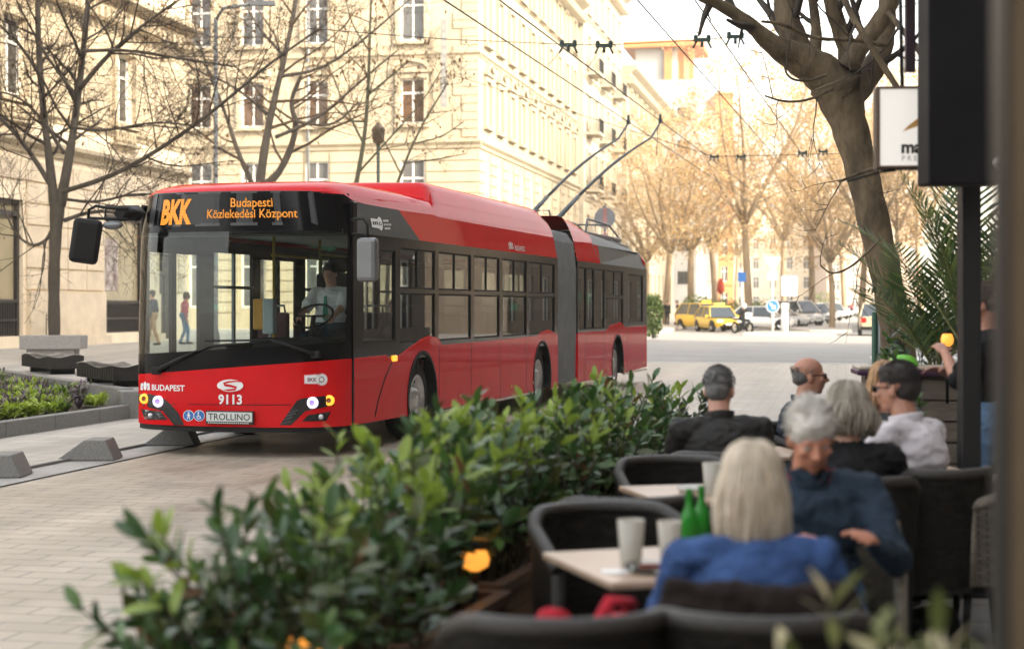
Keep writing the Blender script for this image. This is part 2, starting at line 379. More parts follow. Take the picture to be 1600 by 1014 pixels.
# slatted wavy benches on the plaza
BW=mat('bench_dark_wood',(.02,.018,.016),.5,var=.3,scale=10); BWT=mat('bench_worn_edge',(.5,.47,.42),.6,var=.2,scale=10)
def bench(loc,rz,lab):
    t=thing('bench',lab,'bench',loc,rz,'wavy slatted benches on the plaza edge')
    t.scale=(1,1,.74)
    n=22; L=1.9
    sl=MB()
    for i in range(n):
        x=-L/2+L*i/(n-1); ph=i/(n-1)
        prof=[]
        for k in range(9):
            y=-.32+.64*k/8; prof.append((y,.40+.05*sin(ph*7+.6)+.035*sin(k*.8+ph*3)))
        sl.prism([(-.32,.14)]+prof+[(.32,.14)],'x',x-.018,x+.018,0)
        sl.prism([(p[0],p[1]) for p in prof]+[(p[0],p[1]+.006) for p in prof[::-1]],'x',x-.019,x+.019,1)
    sl.build('seat_slats',[BW,BWT],t)
    MB().box(-L/2,L/2,-.2,-.15,.16,.22).box(-L/2,L/2,.15,.2,.16,.22).build('rail',BW,t)
    for sx in(-1,1): MB().box(sx*.7-.04,sx*.7+.04,-.22,.22,0,.18).build('leg',BLKM,t)
p=P(163,604,24); bench((p.x-.15,25.2,pz),radians(-59),'black slatted wavy bench next to the left front corner of the bus')
p=P(46,583,28.4); bench((p.x,29.8,pz),radians(-59),'black slatted wavy bench beside the bare tree, cut by the left edge')
# stone seat block by the tree
p=P(77,562,38)
tt=thing('stone_plinth','large pale granite seat block around the bare plaza tree','stone plinth',(p.x,38.4,pz),radians(4))
PGR=mat('pale_granite',(.36,.35,.33),.7,col2=(.26,.25,.24),scale=30,bump=.1)
MB().rbox(-.72,.72,-.45,.4,.22,.55,.02).build('seat',PGR,tt); MB().rbox(-.58,.55,-.35,.3,0,.22,.02).build('base',PGR,tt)
# ------------------------------------------------------------------ buildings
def cells(mb,x0,x1,z0,z1,ops,y=0,mi=0,th=None):
    xs=sorted({x0,x1}|{min(max(v,x0),x1) for o in ops for v in(o[0],o[1])}); zs=sorted({z0,z1}|{min(max(v,z0),z1) for o in ops for v in(o[2],o[3])})
    for i in range(len(xs)-1):
        for j in range(len(zs)-1):
            cx,cz=(xs[i]+xs[i+1])/2,(zs[j]+zs[j+1])/2
            if any(o[0]<cx<o[1] and o[2]<cz<o[3] for o in ops): continue
            if th: mb.box(xs[i],xs[i+1],y-th,y,zs[j],zs[j+1],mi)
            else: mb.quad((xs[i],y,zs[j]),(xs[i+1],y,zs[j]),(xs[i+1],y,zs[j+1]),(xs[i],y,zs[j+1]),mi)
def facade(mb,x0,x1,z0,z1,ops,rev=.32,mi=0):
    cells(mb,x0,x1,z0,z1,ops,0,mi)
    for a,b,c,d in ops:
        for q in (((a,0,c),(a,rev,c),(a,rev,d),(a,0,d)),((b,0,d),(b,rev,d),(b,rev,c),(b,0,c)),((a,0,d),(a,rev,d),(b,rev,d),(b,0,d)),((b,0,c),(b,rev,c),(a,rev,c),(a,0,c))): mb.quad(*q,mi)
def bands(mb,x0,x1,z0,z1,pitch,ops,gap=.05,pr=.06,mi=0,block=0):
    n=max(1,round((z1-z0)/pitch)); p=(z1-z0)/n
    for i in range(n):
        a,b=z0+i*p+gap/2,z0+(i+1)*p-gap/2
        xs=[(x0,x1)]
        for o in ops:
            if o[3]>a and o[2]<b:
                nx=[]
                for s,e in xs:
                    if o[0]-.12>=e or o[1]+.12<=s: nx.append((s,e)); continue
                    if s<o[0]-.12: nx.append((s,o[0]-.12))
                    if e>o[1]+.12: nx.append((o[1]+.12,e))
                xs=nx
        for s,e in xs:
            if block:
                m=max(1,round((e-s)/block)); off=(i%2)*.5
                for k in range(m):
                    s2,e2=s+(e-s)*k/m,s+(e-s)*(k+1)/m; mb.box(s2+gap/2,e2-gap/2,-pr,.002,a,b,mi)
            else: mb.box(s,e,-pr,.002,a,b,mi)
def cornice(mb,x0,x1,z,pr,h,mi=0,dent=0):
    prof=[(0.001,z),(-pr*.3,z),(-pr*.4,z+h*.35),(-pr*.85,z+h*.6),(-pr,z+h*.7),(-pr,z+h),(0.001,z+h)]
    mb.prism(prof,'x',x0,x1,mi)
    if dent:
        k=x0+.1
        while k<x1-.1: mb.box(k,k+dent*.5,-pr*.75,-.01,z-dent*.8,z-.003,mi); k+=dent
WC={}
def window(parent,x0,x1,z0,z1,y=.2,frame=WFR,lights=2,transom=.68,pane=None,sill=True,detail=True):
    key=(round(x1-x0,2),round(z1-z0,2),frame.name,lights,(pane or PANE).name)
    if key not in WC:
        w,h=x1-x0,z1-z0; f=MB(); t=.09
        f.box(-w/2,-w/2+t,-.04,.04,0,h); f.box(w/2-t,w/2,-.04,.04,0,h); f.box(-w/2+t,w/2-t,-.04,.04,0,t); f.box(-w/2+t,w/2-t,-.04,.04,h-t,h)
        for k in range(1,lights): x=-w/2+w*k/lights; f.box(x-.05,x+.05,-.045,.035,t,h-t)
        if transom: f.box(-w/2+t,w/2-t,-.05,.03,h*transom-.05,h*transom+.05)
        fo=f.build('window',frame); pm=MB()
        r=random.Random(hash(key[:2])&255)
        pm.quad((-w/2+t,0,t),(w/2-t,0,t),(w/2-t,0,h-t),(-w/2+t,0,h-t))
        po=pm.build('pane',pane or PANE,fo); WC[key]=fo; o=fo
    else:
        fo=WC[key]; o=fo.copy(); COL.objects.link(o); c=fo.children[0].copy(); COL.objects.link(c); c.parent=o
    o.parent=parent; o.location=((x0+x1)/2,y,z0); return o
def surround(mb,x0,x1,z0,z1,mi=0,ped=None,w=.24,pr=.16):
    mb.box(x0-w,x0,-pr,.001,z0-.05,z1,mi); mb.box(x1,x1+w,-pr,.001,z0-.05,z1,mi); mb.box(x0-w,x1+w,-pr,.001,z1+.001,z1+.25,mi)
    mb.box(x0-w-.08,x1+w+.08,-pr-.12,.001,z0-.22,z0-.051,mi)
    if ped:
        c=(x0+x1)/2; hw=(x1-x0)/2+w+.15; zb=z1+.3
        mb.box(c-hw,c+hw,-.28,.001,zb,zb+.14,mi)
        if ped=='tri': 
            mb.prism([(c-hw,zb+.141),(c+hw,zb+.141),(c,zb+.75)],'y',-.12,.001,mi)
            for s in(-1,1): mb.prism([(c+s*hw,zb+.141),(c+s*(hw-.3),zb+.141),(c,zb+.62),(c,zb+.8)],'y',-.30,-.121,mi)
        else:
            pts=[(c+hw*cos(pi*k/10),zb+.141+.62*sin(pi*k/10)) for k in range(11)]
            inn=[(c+hw*.82*cos(pi*k/10),zb+.141+.46*sin(pi*k/10)) for k in range(11)]
            mb.prism(inn,'y',-.12,.001,mi)
            for k in range(10): mb.prism([pts[k],pts[k+1],inn[k+1],inn[k]],'y',-.3,.001,mi)
RZL=pi/2-TS      # facades on the left side of the street
SHOPG=mat('shop_glass_warm',(.42,.34,.22),.12,col2=(.30,.27,.17),scale=.7,spec=.7)
DARKF=mat('shop_frame_dark',(.03,.025,.022),.45,var=.2)
POST=mat('poster_print',(.55,.50,.46),.5,col2=(.10,.05,.045),scale=3.2,detail=3)
# ---- left building with shops
B1=thing('stone_building','cream stone building with shop windows behind the bare plaza tree','building',street(-24.1,20,pz),RZL)
sh=lambda b0,b1,z0,z1:(b0-20,b1-20,z0-pz,z1-pz)
shops=[sh(41.2,44.4,.75,4.85),sh(49.9,53.1,.75,5.1),sh(33,36.2,.75,4.85)]
wins=[sh(43.0,44.45,7.95,10.3),sh(50.6,52.0,7.95,10.3),sh(36.0,37.4,7.95,10.3),sh(43.0,44.45,12.9,15),sh(50.6,52,12.9,15),sh(36,37.4,12.9,15)]
door=[sh(54.3,55.8,.45,3.6)]
mb=MB(); facade(mb,0,36.65,0,16.2,shops+wins+door)
mb.box(0,36.65,.5,14,0,16.2); mb.quad((36.65,0,0),(36.65,.5,0),(36.65,.5,16.2),(36.65,0,16.2))
mb.prism([(0,16.2),(14,16.2),(8,18.5)],'x',0,36.65)
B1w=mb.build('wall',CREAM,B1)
mb=MB(); bands(mb,0,36.65,1.75,5.7,.62,shops+door,.06,.07,0,1.5); 
for s in [(20,32.8),(36.4,41),(44.6,49.7),(53.3,54.1)]: mb.box(s[0]-20,s[1]-20,-.16,.001,.0,1.7); mb.box(s[0]-20.06,s[1]-19.94,-.32,.001,0,.28)
mb.build('base_course',STONE,B1)
mb=MB(); cornice(mb,0,36.65,5.9,.35,.4); cornice(mb,0,36.65,7.0,.18,.25); cornice(mb,0,36.65,11.1,.75,.6,dent=.45); cornice(mb,0,36.65,15.7,.5,.45)
bands(mb,0,36.65,7.3,11.0,.55,wins,.03,.03)
mb.build('cornice',CREAM2,B1)
for w in wins[:3]: 
    mb=MB(); surround(mb,*w,ped=None,w=.22)
    k=w[0]-.1
    while k<w[1]: mb.lathe([(.05,0),(.09,.14),(.05,.28),(.07,.42)],(k+.1,-.12,w[2]-.75),8); k+=.22
    mb.box(w[0]-.3,w[1]+.3,-.3,-.0,w[2]-.82,w[2]-.75)
    mb.build('window_surround',CREAM2,B1)
for w in wins: window(B1,*w)
for s in shops:
    f=MB(); 
    for x in (s[0],s[1]-.14): f.box(x,x+.14,.12,.28,s[2],s[3])
    f.box(s[0]+.14,s[1]-.14,.12,.28,s[3]-.5,s[3]-.34); f.box(s[0]+.14,s[1]-.14,.12,.28,s[3]-.12,s[3]); f.box(s[0]+.14,s[1]-.14,.12,.28,s[2]+1.0,s[2]+1.1)
    k=s[0]+.2
    f.box(s[0]+.14,s[1]-.14,.2,.26,s[2],s[2]+1.0)
    while k<s[1]-.2: f.box(k,k+.05,.14,.19,s[2]+.05,s[2]+.95); k+=.14
    f.box(s[0]+.14,s[1]-.14,.12,.16,s[2]+.45,s[2]+.52)
    fo=f.build('shop_window',DARKF,B1)
    MB().quad((s[0]+.14,.24,s[2]+1.1),(s[1]-.14,.24,s[2]+1.1),(s[1]-.14,.24,s[3]-.5),(s[0]+.14,.24,s[3]-.5)).quad((s[0]+.14,.24,s[3]-.34),(s[1]-.14,.24,s[3]-.34),(s[1]-.14,.24,s[3]-.12),(s[0]+.14,.24,s[3]-.12)).build('pane',SHOPG,fo)
s=shops[1]; MB().box(s[0]+.2,s[0]+1.45,.215,.235,s[2]+1.45,s[2]+3.2).build('poster',POST,B1)
s=door[0]; f=MB().box(s[0],s[1],.2,.3,s[2],s[3]); f.box(s[0]+.15,s[0]+.65,.17,.2,.3,2.4); f.box(s[0]+.85,s[0]+1.35,.17,.2,.3,2.4); f.build('door',DARKF,B1)
tag(MB().tube([(0,0,0),(0,0,1.0)],.015).tube([(.18,0,0),(.18,0,1.0)],.015).tube([(.36,0,0),(.36,0,1.0)],.015).tube([(.54,0,0),(.54,0,1.0)],.015).tube([(.72,0,0),(.72,0,1.0)],.015).tube([(0,0,.85),(.72,0,.85)],.018).tube([(0,0,.15),(.72,0,.15)],.018).build('iron_railing',BLKM,loc=street(-23.6,44.9,pz)),'short black iron railing beside the shop window at the left edge','railing').rotation_euler=(0,0,RZL)
# ---- corner building: face to the camera and face to the street
B2=thing('corner_building','tall ornate cream corner apartment building behind the bus with rusticated lower storeys','building',street(-19.4,85.85,pz),-TS)
cols=[-23.1,-28.66,-32.45,-35.6,-39.5,-43.3]; ops=[]
for k,c in enumerate(cols):
    x=c+19.4
    for (z0,z1) in ((1.2,4.6),(6.2,9.4),(11.4,13.9),(16.0,18.9),(20.4,22.8)): ops.append((x-.7,x+.7,z0,z1))
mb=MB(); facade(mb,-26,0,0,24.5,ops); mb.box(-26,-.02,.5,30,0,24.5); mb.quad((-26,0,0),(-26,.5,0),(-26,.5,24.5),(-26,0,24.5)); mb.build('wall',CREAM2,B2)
mb=MB(); bands(mb,-26,0,.9,9.9,.62,ops,.07,.07); mb.box(-26,.1,-.2,.001,0,.85); mb.build('base_course',CREAM2,B2)
mb=MB(); cornice(mb,-26,.25,10.0,.3,.45); cornice(mb,-26,.2,15.0,.22,.3); cornice(mb,-26,.2,19.6,.2,.25); cornice(mb,-26,.9,23.4,1.0,1.1,dent=.6)
mb.build('cornice',CREAM2,B2)
mb=MB(); 
for i in range(14):
    z=10.6+i*.92
    if z>22.5: break
    w=1.35 if i%2 else .85; mb.box(-w,.07,-.07,.001,z,z+.42); mb.box(-(2.2-w),.069,-.069,.001,z+.46,z+.88)
mb.build('quoins',CREAM2,B2)
for o in ops:
    if o[2]<11: continue
    mb=MB(); surround(mb,*o,ped='arc' if o[2]<12 else None); mb.build('window_surround',CREAM2,B2)
for i,o in enumerate(ops): window(B2,*o,frame=WFR,pane=mat('brown_window_pane',(.10,.055,.03),.1,var=.4,scale=.6) if 11<o[2]<12 else mat('curtained_pane',(.10,.10,.10),.15,var=.3,scale=.8))
MB().tube([(-9.7+.0,-.12,0),(-9.7,-.12,23.3)],.09,8).build('downpipe',STEEL,B2)
mb=MB(); mb.box(-1.95,-1.62,-.55,-.45,12.2,17.0,0)
for i in range(10): mb.box(-1.9,-1.67,-.565,-.552,12.4+i*.45,12.66+i*.45,1)
mb.box(-1.8,-1.76,-.45,0,12.6,12.65,0); mb.box(-1.8,-1.76,-.45,0,16.4,16.45,0)
tag(mb.build('vertical_sign',[mat('sign_grey',(.20,.195,.185),.5,var=.1),mat('sign_letter_tile',(.26,.25,.23),.5,var=.1)],B2))
def street_face(parent,L,Hh,mat_,cols,floors,w=1.25,ped=True,base=9.9,x0=0.0,dep=18,rust=True,bo=0):
    ops=[]
    for c in cols:
        for (z0,z1) in floors: ops.append((c-w/2,c+w/2,z0,z1))
    mb=MB(); facade(mb,x0,L,0,Hh,ops); mb.box(x0+bo,L,.5,dep,0,Hh)
    mb.quad((L,0,0),(L,.5,0),(L,.5,Hh),(L,0,Hh)); mb.quad((x0,.5,0),(x0,0,0),(x0,0,Hh),(x0,.5,Hh)); mb.build('wall',mat_,parent)
    mb=MB()
    if rust: bands(mb,x0,L,.9,base,.62,ops,.07,.07)
    mb.box(x0,L,-.2,.001,0,.85)
    cornice(mb,x0,L,base+.1,.3,.45); cornice(mb,x0,L,Hh-1.1,.95,1.1,dent=.7)
    for z0,z1 in floors[2:]: cornice(mb,x0,L,z1+1.15,.18,.25)
    for i,o in enumerate(ops):
        if o[2]>base: surround(mb,*o,ped=('tri' if ped and abs(o[2]-floors[2][0])<.1 else None))
    mb.build('trim',mat_,parent)
    for o in ops: window(parent,*o)
    return ops
B2s=thing('street_wing','long cream street wing of ornate corner building with pointed window pediments','building',street(-19.4,85.87,pz),RZL)
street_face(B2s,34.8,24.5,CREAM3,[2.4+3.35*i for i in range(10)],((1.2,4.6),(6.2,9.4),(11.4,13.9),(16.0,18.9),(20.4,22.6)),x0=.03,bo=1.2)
# diamond frieze on the wing
mb=MB()
for i in range(20):
    x=6.5+i*1.25; mb.prism([(x-.45,15.2),(x,14.85),(x+.45,15.2),(x,15.55)],'y',-.09,.0)
mb.build('frieze',CREAM3,B2s)
B3=thing('balcony_building','pale apartment building with small iron balconies beyond the corner building','building',street(-19.0,120.8,pz),RZL)
BCOL=mat('ivory_stucco',(.34,.30,.23),.85,var=.06,scale=.5)
street_face(B3,22,29,BCOL,[2.2+3.5*i for i in range(6)],((1.2,4.6),(5.8,8.4),(10.6,13.2),(15,17.6),(19.6,22.2),(24,26.4)),w=1.5,ped=False,base=9.3,rust=False)
for bx in (2.2,9.2,16.2):
    for bz in (10.3,14.7,19.3):
        mb=MB(); mb.box(bx-1.3,bx+1.3,-1.1,-.0,bz-.2,bz); b_=mb.build('balcony',BCOL,B3)
        r_=MB()
        for k in range(14): r_.box(bx-1.25+k*.19,bx-1.22+k*.19,-1.08,-1.05,bz,bz+1)
        r_.box(bx-1.27,bx+1.27,-1.1,-1.03,bz+1,bz+1.06)
        for sx in (-1.27,1.22):
            for k in range(5): r_.box(bx+sx,bx+sx+.04,-1.0+k*.2,-.97+k*.2,bz,bz+1)
        r_.build('railing',BLKM,b_)
B4=thing('far_facade_building','lower cream street building far along the left side','building',street(-18.6,142.9,pz),RZL)
street_face(B4,42,23,CREAM3,[3+4*i for i in range(10)],((1.2,4.6),(6.2,8.8),(10.6,13.2),(15,17.4),(19,21)),w=1.4,ped=False,rust=False)
# modern block with orange top
ORG=mat('orange_cladding',(.50,.17,.05),.6,var=.15,scale=1); PALE=mat('pale_render',(.33,.325,.31),.8,var=.06,scale=.4)
p=P(1030,0,196)
B5=thing('modern_block','modern grey block with an orange brown roof pavilion above the street','building',(p.x,196,.4),-TS)
mb=MB(); o5=[(x,x+1.6,z,z+1.6) for x in (-3.4,-.6,2.2) for z in (4,8,12,16,20,24)]
facade(mb,-4.6,4.6,0,29,o5); mb.box(-4.6,4.6,.5,14,0,29); mb.quad((4.6,0,0),(4.6,.5,0),(4.6,.5,29),(4.6,0,29)); mb.build('wall',PALE,B5)
for o in o5: window(B5,*o,frame=DARKF)
mb=MB(); mb.box(-3.0,2.2,.8,9,29,33,0); mb.box(.6,1.5,.3,.79,29,33,1); mb.box(3.6,4.2,.4,.9,29,33,1); mb.box(2.21,2.9,1,8,29,33,1); mb.box(-4.4,5.3,-.6,10,33.01,33.8,1); mb.build('roof_pavilion',[PALE,ORG],B5)
# further pale houses and a brick tower
def far_house(px0,px1,d,h,mat_,lab,nm='far_building',nf=6,w=1.3):
    X0=(px0-800)/F*d; X1=(px1-800)/F*d; Wd=X1-X0
    t=thing(nm,lab,'building',(X0,d,.3),0)
    n=max(1,int(Wd/3.2)); ops=[]
    for i in range(n):
        c=Wd*(i+.5)/n
        for k in range(nf):
            z=1.2+k*(h-2)/nf
            ops.append((c-w/2,c+w/2,z,z+(h/nf)*.55))
    mb=MB(); facade(mb,0,Wd,0,h,ops); mb.box(0,Wd,.5,14,0,h); mb.quad((Wd,0,0),(Wd,.5,0),(Wd,.5,h),(Wd,0,h)); mb.quad((0,.5,0),(0,0,0),(0,0,h),(0,.5,h)); cornice(mb,-.01,Wd+.01,h-.8,.6,.8)
    for k in range(1,nf): cornice(mb,0,Wd,.5+k*(h-2)/nf,.15,.2)
    mb.build('wall',mat_,t)
    for o in ops: window(t,*o)
    return t
far_house(1062,1122,214,27.5,PALE,'pale grey rendered house right of the modern block')
far_house(1118,1146,236,33,ORG,'narrow orange brick tower house rising above the golden trees',nm='brick_tower',nf=8,w=1.0)
far_house(1142,1300,330,26,CREAM,'wide cream house closing the street behind the golden trees',nm='end_building')
far_house(1292,1440,312,22,mat('pink_beige_stucco',(.42,.31,.24),.85,var=.1,scale=.4),'pinkish beige house at the end of the street behind parked cars',nm='end_building')
far_house(985,1066,262,17,CREAM2,'low cream house far behind the rear of the bus',nf=4)
# unseen right hand row of the street, heights set to shade it
for i,(b0,b1,h) in enumerate(((-42,-12,27),(-11.95,22,30),(22.05,58,25.5),(84,128,18))):
    t=thing('town_house',['brown grey town house behind the photographer','cafe building along the terrace','beige town house beyond the terrace','pale town house past the crossing'][i],'building',street(10.5 if i<3 else 16,b1,0),-pi/2-TS)
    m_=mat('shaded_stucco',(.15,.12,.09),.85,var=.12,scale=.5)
    L=b1-b0
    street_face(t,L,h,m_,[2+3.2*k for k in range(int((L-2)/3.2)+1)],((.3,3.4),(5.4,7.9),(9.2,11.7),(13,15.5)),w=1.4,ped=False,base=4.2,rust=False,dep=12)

t=thing('town_house','unseen grey brown town house behind the photographer across the street','building',street(-34,-46,0),pi-TS)  # unseen facade added to keep open sky out of the bus reflections
t.location=street(16,-46,0)
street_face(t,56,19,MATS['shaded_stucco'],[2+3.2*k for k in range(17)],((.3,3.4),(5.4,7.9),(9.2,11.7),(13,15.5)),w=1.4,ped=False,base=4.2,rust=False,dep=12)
# ------------------------------------------------------------------ trees
BARK1=bark('young_plane_bark',(.115,.095,.07),(.06,.05,.038),6)
BARK2=mat('plane_bark',(.21,.155,.09),.85,col2=(.032,.020,.012),scale=4.5,bump=1.0,bscale=18,stretch=(1,1,.45),detail=9)
TWIG=mat('twig_brown',(.05,.037,.026),.8,var=.2)
TWIGG=mat('twig_gold',(.28,.18,.09),.8,var=.2)
DRY=mat('dry_leaf',(.16,.075,.03),.7,var=.4,scale=3,trans=.3)
GOLD=mat('golden_leaf',(.44,.29,.13),.7,var=.25,scale=.4,trans=.45)
GOLD2=mat('pale_gold_leaf',(.52,.39,.22),.7,var=.2,scale=.4,trans=.45)
def walk(r,p,d,L,n,wob,up):
    pts=[p]; d=d.normalized()
    for i in range(n):
        d=(d+rv(r)*wob+Vector((0,0,up))).normalized(); p=p+d*(L/n); pts.append(p)
    return pts,d
def sprout(mb,r,pts,r0,r1,n,Lm,lev,maxlev,leaf=None,spread=1.0,up=.06,t0=.25,sides=4,minr=.006):
    m=len(pts)-1
    for k in range(n):
        t=t0+(1-t0)*(k+r.random())/n; i=min(int(t*m),m-1); f=t*m-i
        p=pts[i].lerp(pts[i+1],f); d=(pts[i+1]-pts[i]).normalized()
        side=rv(r); side=(side-d*side.dot(d)).normalized()
        dd=(d*r.uniform(.35,.8)+side*spread*r.uniform(.6,1.1))
        L=Lm*r.uniform(.55,1.25)*(1.15-.6*t); rad=max(minr,(r0+(r1-r0)*t)*r.uniform(.35,.55))
        q,de=walk(r,p,dd,L,5 if lev<3 else 3,.22,up)
        mb.tube(q,[rad*(1-.75*j/(len(q)-1)) for j in range(len(q))],sides if lev<2 else 3,0,cap=False)
        if lev<maxlev: sprout(mb,r,q,rad,rad*.25,max(3,int(n*.58)),L*.5,lev+1,maxlev,leaf,spread,up,.2,3,minr)
        elif leaf is not None and r.random()<leaf[1]:
            e=q[r.randrange(1,len(q))]; leaf[0](e,r)
LW=1.0
def limb_px(pts,d,dz=0):
    # pts: (px, py, width_px, extra depth)
    out=[];rad=[]
    for q in pts:
        dd=d+(q[3] if len(q)>3 else 0); out.append(P(q[0],q[1],dd)); rad.append(q[2]/F*dd/2*LW)
    return out,rad
def smooth(pts,rad,it=2):
    for _ in range(it):
        np_,nr=[pts[0]],[rad[0]]
        for i in range(len(pts)-1):
            np_ += [pts[i].lerp(pts[i+1],.25),pts[i].lerp(pts[i+1],.75)]; nr += [rad[i]*.75+rad[i+1]*.25,rad[i]*.25+rad[i+1]*.75]
        np_.append(pts[-1]); nr.append(rad[-1]); pts,rad=np_,nr
    return pts,rad
def tree(name,label,limbs,d,barkm,seed,nsub,Ls,maxlev,twig,leafm=None,leafp=0,leafs=.07,group=None,sides=12,minr=.006,lsub=1.0):
    r=random.Random(seed); tr=MB(); tw=MB(); lf=MB(); base=None
    root=thing(name,label,'tree',(0,0,0),0,group)
    def leaf(e,r_):
        for _ in range(r_.choice((1,1,2))):
            d_=Vector((r_.uniform(-.6,.6),r_.uniform(-.6,.6),-1)); leafmesh(lf,e+rv(r_)*.05,d_,Vector((r_.uniform(-1,1),r_.uniform(-1,1),.2)),leafs*r_.uniform(.6,1.3),leafs*.6,0)
    for k,l in enumerate(limbs):
        pts,rad=limb_px(l,d); pts,rad=smooth(pts,rad)
        if base is None: base=pts[0].copy()
        tr.tube(pts,[q*(1+.05*sin(i*2.1+seed)) for i,q in enumerate(rad)],sides,0)
        if k>0 or len(limbs)==1:
            ll=sum((pts[i+1]-pts[i]).length for i in range(len(pts)-1))
            sprout(tw,r,pts,rad[0],rad[-1],max(3,int(nsub*min(1,ll/3)*lsub)),Ls,1,maxlev,(leaf,leafp) if leafm else None,minr=minr)
    sh=Matrix.Translation(-base); root.location=base
    tr.xf(sh).build('trunk',barkm,root); tw.xf(sh).build('twigs',twig,root)
    if leafm and lf.v: lf.xf(sh).build('crown',leafm,root)
    return root
LW=.86
tree('bare_tree','bare young plane tree with forked trunk standing left of the bus',[
 [(86,572,27),(85,540,23),(84,450,21),(86,380,21),(90,318,28)],
 [(86,325,20),(76,240,14),(64,140,12),(58,20,10),(62,-90,8)],
 [(94,322,21),(112,225,15),(124,140,12,.5),(136,20,10,1),(150,-110,8,1)],
 [(98,300,9,-.3),(180,274,9,-.8),(262,226,8,-1.2),(345,165,6,-1.5),(420,100,5,-1.5),(500,45,3,-1.5)],
 [(124,140,10,.3),(165,90,8,.2),(210,50,6),(262,12,5),(310,-20,4)],
 [(100,345,8),(135,332,7),(175,330,5),(215,345,3)],
 [(80,290,11),(45,235,8),(12,195,7),(-30,160,5)],
 [(84,352,8),(74,376,7),(50,386,5),(22,365,4),(5,320,3)],
 [(130,80,7),(200,78,6),(280,92,5),(370,105,3)],
 [(100,240,7),(70,190,5),(30,150,4),(-20,140,3)],
 [(60,110,6),(30,70,5),(0,40,4)],
 [(112,200,6,-.5),(170,205,5,-1),(240,190,4,-1.4),(300,196,3,-1.6)],
 [(120,150,6),(80,100,5),(40,30,4),(10,-30,3)],
 [(92,310,6,.6),(150,318,5,.8),(215,300,4,1),(280,312,3,1.2)],
],38.4,BARK1,11,19,2.9,3,TWIG,DRY,.04,.08,minr=.0052)
LW=.78
tree('bare_tree','grey two stemmed bare tree with brown dry leaves above the bus roof',[
 [(402,560,26),(402,400,25),(404,290,30)],
 [(404,300,20),(418,200,15),(440,110,11),(462,10,9),(470,-80,6)],
 [(408,295,18,.5),(440,268,14,.7),(466,200,12,.8),(452,160,9,.8),(470,120,8,.8)],
 [(400,300,12),(372,240,9),(350,170,7),(320,100,5),(300,20,4)],
 [(430,215,8),(500,185,7),(560,130,5),(620,80,3)],
 [(436,120,8),(500,110,6),(560,70,5),(640,0,3)],
 [(420,180,7),(360,130,5),(300,110,4),(250,60,3)],
 [(445,90,7),(400,40,5),(370,-20,4)],
 [(462,190,7),(520,200,5),(560,160,4)],
],50,bark('grey_bark',(.13,.11,.085),(.08,.066,.052),5),12,9,3.6,3,mat('twig_warm',(.11,.072,.042),.8,var=.2),mat('warm_dry_leaf',(.26,.14,.055),.7,var=.4,scale=3,trans=.35),.16,.14,minr=.010)
tree('bare_tree','slender greenish bare tree with hanging seed balls right of the two stemmed tree',[
 [(552,560,13),(553,400,12),(556,285,12)],
 [(556,290,10),(570,215,8),(576,130,7),(578,40,5),(582,-40,4)],
 [(568,225,5),(540,170,4),(520,120,3)],
 [(574,150,5),(610,120,4),(640,95,3)],
 [(572,190,5),(545,190,4),(515,160,2.5)],
 [(577,80,4),(550,40,3),(540,0,2)],
 [(560,270,5),(610,215,4),(660,160,3),(690,110,2)],
],50,bark('green_grey_bark',(.14,.14,.09),(.09,.09,.06),5),13,9,2.4,3,mat('twig_olive',(.09,.072,.04),.8,var=.2),DRY,.30,.11,minr=.010)
tree('bare_tree','thin bare street tree beside the corner house windows',[
 [(604,560,9),(606,380,8),(618,290,8)],
 [(618,295,7),(640,235,5),(668,180,4),(700,130,3)],
 [(625,270,4),(605,230,3),(590,200,2)],[(645,225,4),(690,215,3),(725,190,2)],[(630,255,4),(680,250,3),(730,240,2)],
],54,bark('green_grey_bark2',(.15,.135,.09),(.09,.085,.06),5),14,8,1.8,2,MATS['twig_olive'],DRY,.35,.10,minr=.010)
LW=1.0
# big plane tree on the right
tree('plane_tree','big leaning plane tree with thick dark forked trunk beside the lightbox sign',[
 [(1424,690,66),(1412,600,56),(1400,520,48),(1387,440,47),(1366,350,49),(1344,255,50),(1322,180,58),(1306,130,84)],
 [(1318,150,72),(1284,112,62),(1244,90,50,-.1),(1205,70,30,-.3),(1170,36,21,-.5),(1130,10,19,-.6),(1080,-12,15,-.8),(990,-60,10,-1)],
 [(1262,100,42),(1238,58,40),(1226,10,36),(1222,-60,32)],
 [(1268,100,28,.2),(1277,60,17,.3),(1272,15,14,.4),(1262,-40,13,.4)],
 [(1322,130,44,.1),(1330,90,34,.1),(1312,45,26,.1),(1298,5,24),(1290,-60,20)],
 [(1325,105,32,-.1),(1352,62,28,-.2),(1380,30,28,-.3),(1405,-30,26,-.4)],
 [(1330,150,46,.1),(1368,105,38,.3),(1384,60,30,.4),(1386,10,28,.5),(1392,-60,26,.5)],
 [(1316,-10,10,-.8),(1330,25,10,-.9),(1352,60,10,-1),(1378,100,10,-1),(1402,138,9,-1)],
 [(1385,72,8,-.6),(1330,62,6,-1),(1270,62,6,-1.2),(1225,38,6,-1.4),(1190,34,4,-1.5)],
 [(1290,118,5,-.7),(1262,128,4,-.9),(1232,124,3.5,-1),(1224,100,3,-1)],
 [(1300,140,5,-.7),(1262,158,4,-1),(1224,160,3.5,-1.2),(1195,150,3,-1.3)],
 [(1372,262,6,-.5),(1340,272,5,-1.0),(1312,284,4,-1.3)],
 [(1376,372,5,-.5),(1358,392,4,-.9),(1330,418,3.5,-1.2),(1300,430,3,-1.3),(1282,415,2.5,-1.3)],
 [(1388,20,9,-.4),(1420,60,8,-.6),(1450,100,7,-.6)],
],16.2,BARK2,21,5,1.0,2,mat('twig_dark',(.05,.038,.028),.8,var=.2),None,0,sides=20,minr=.005,lsub=1.2)
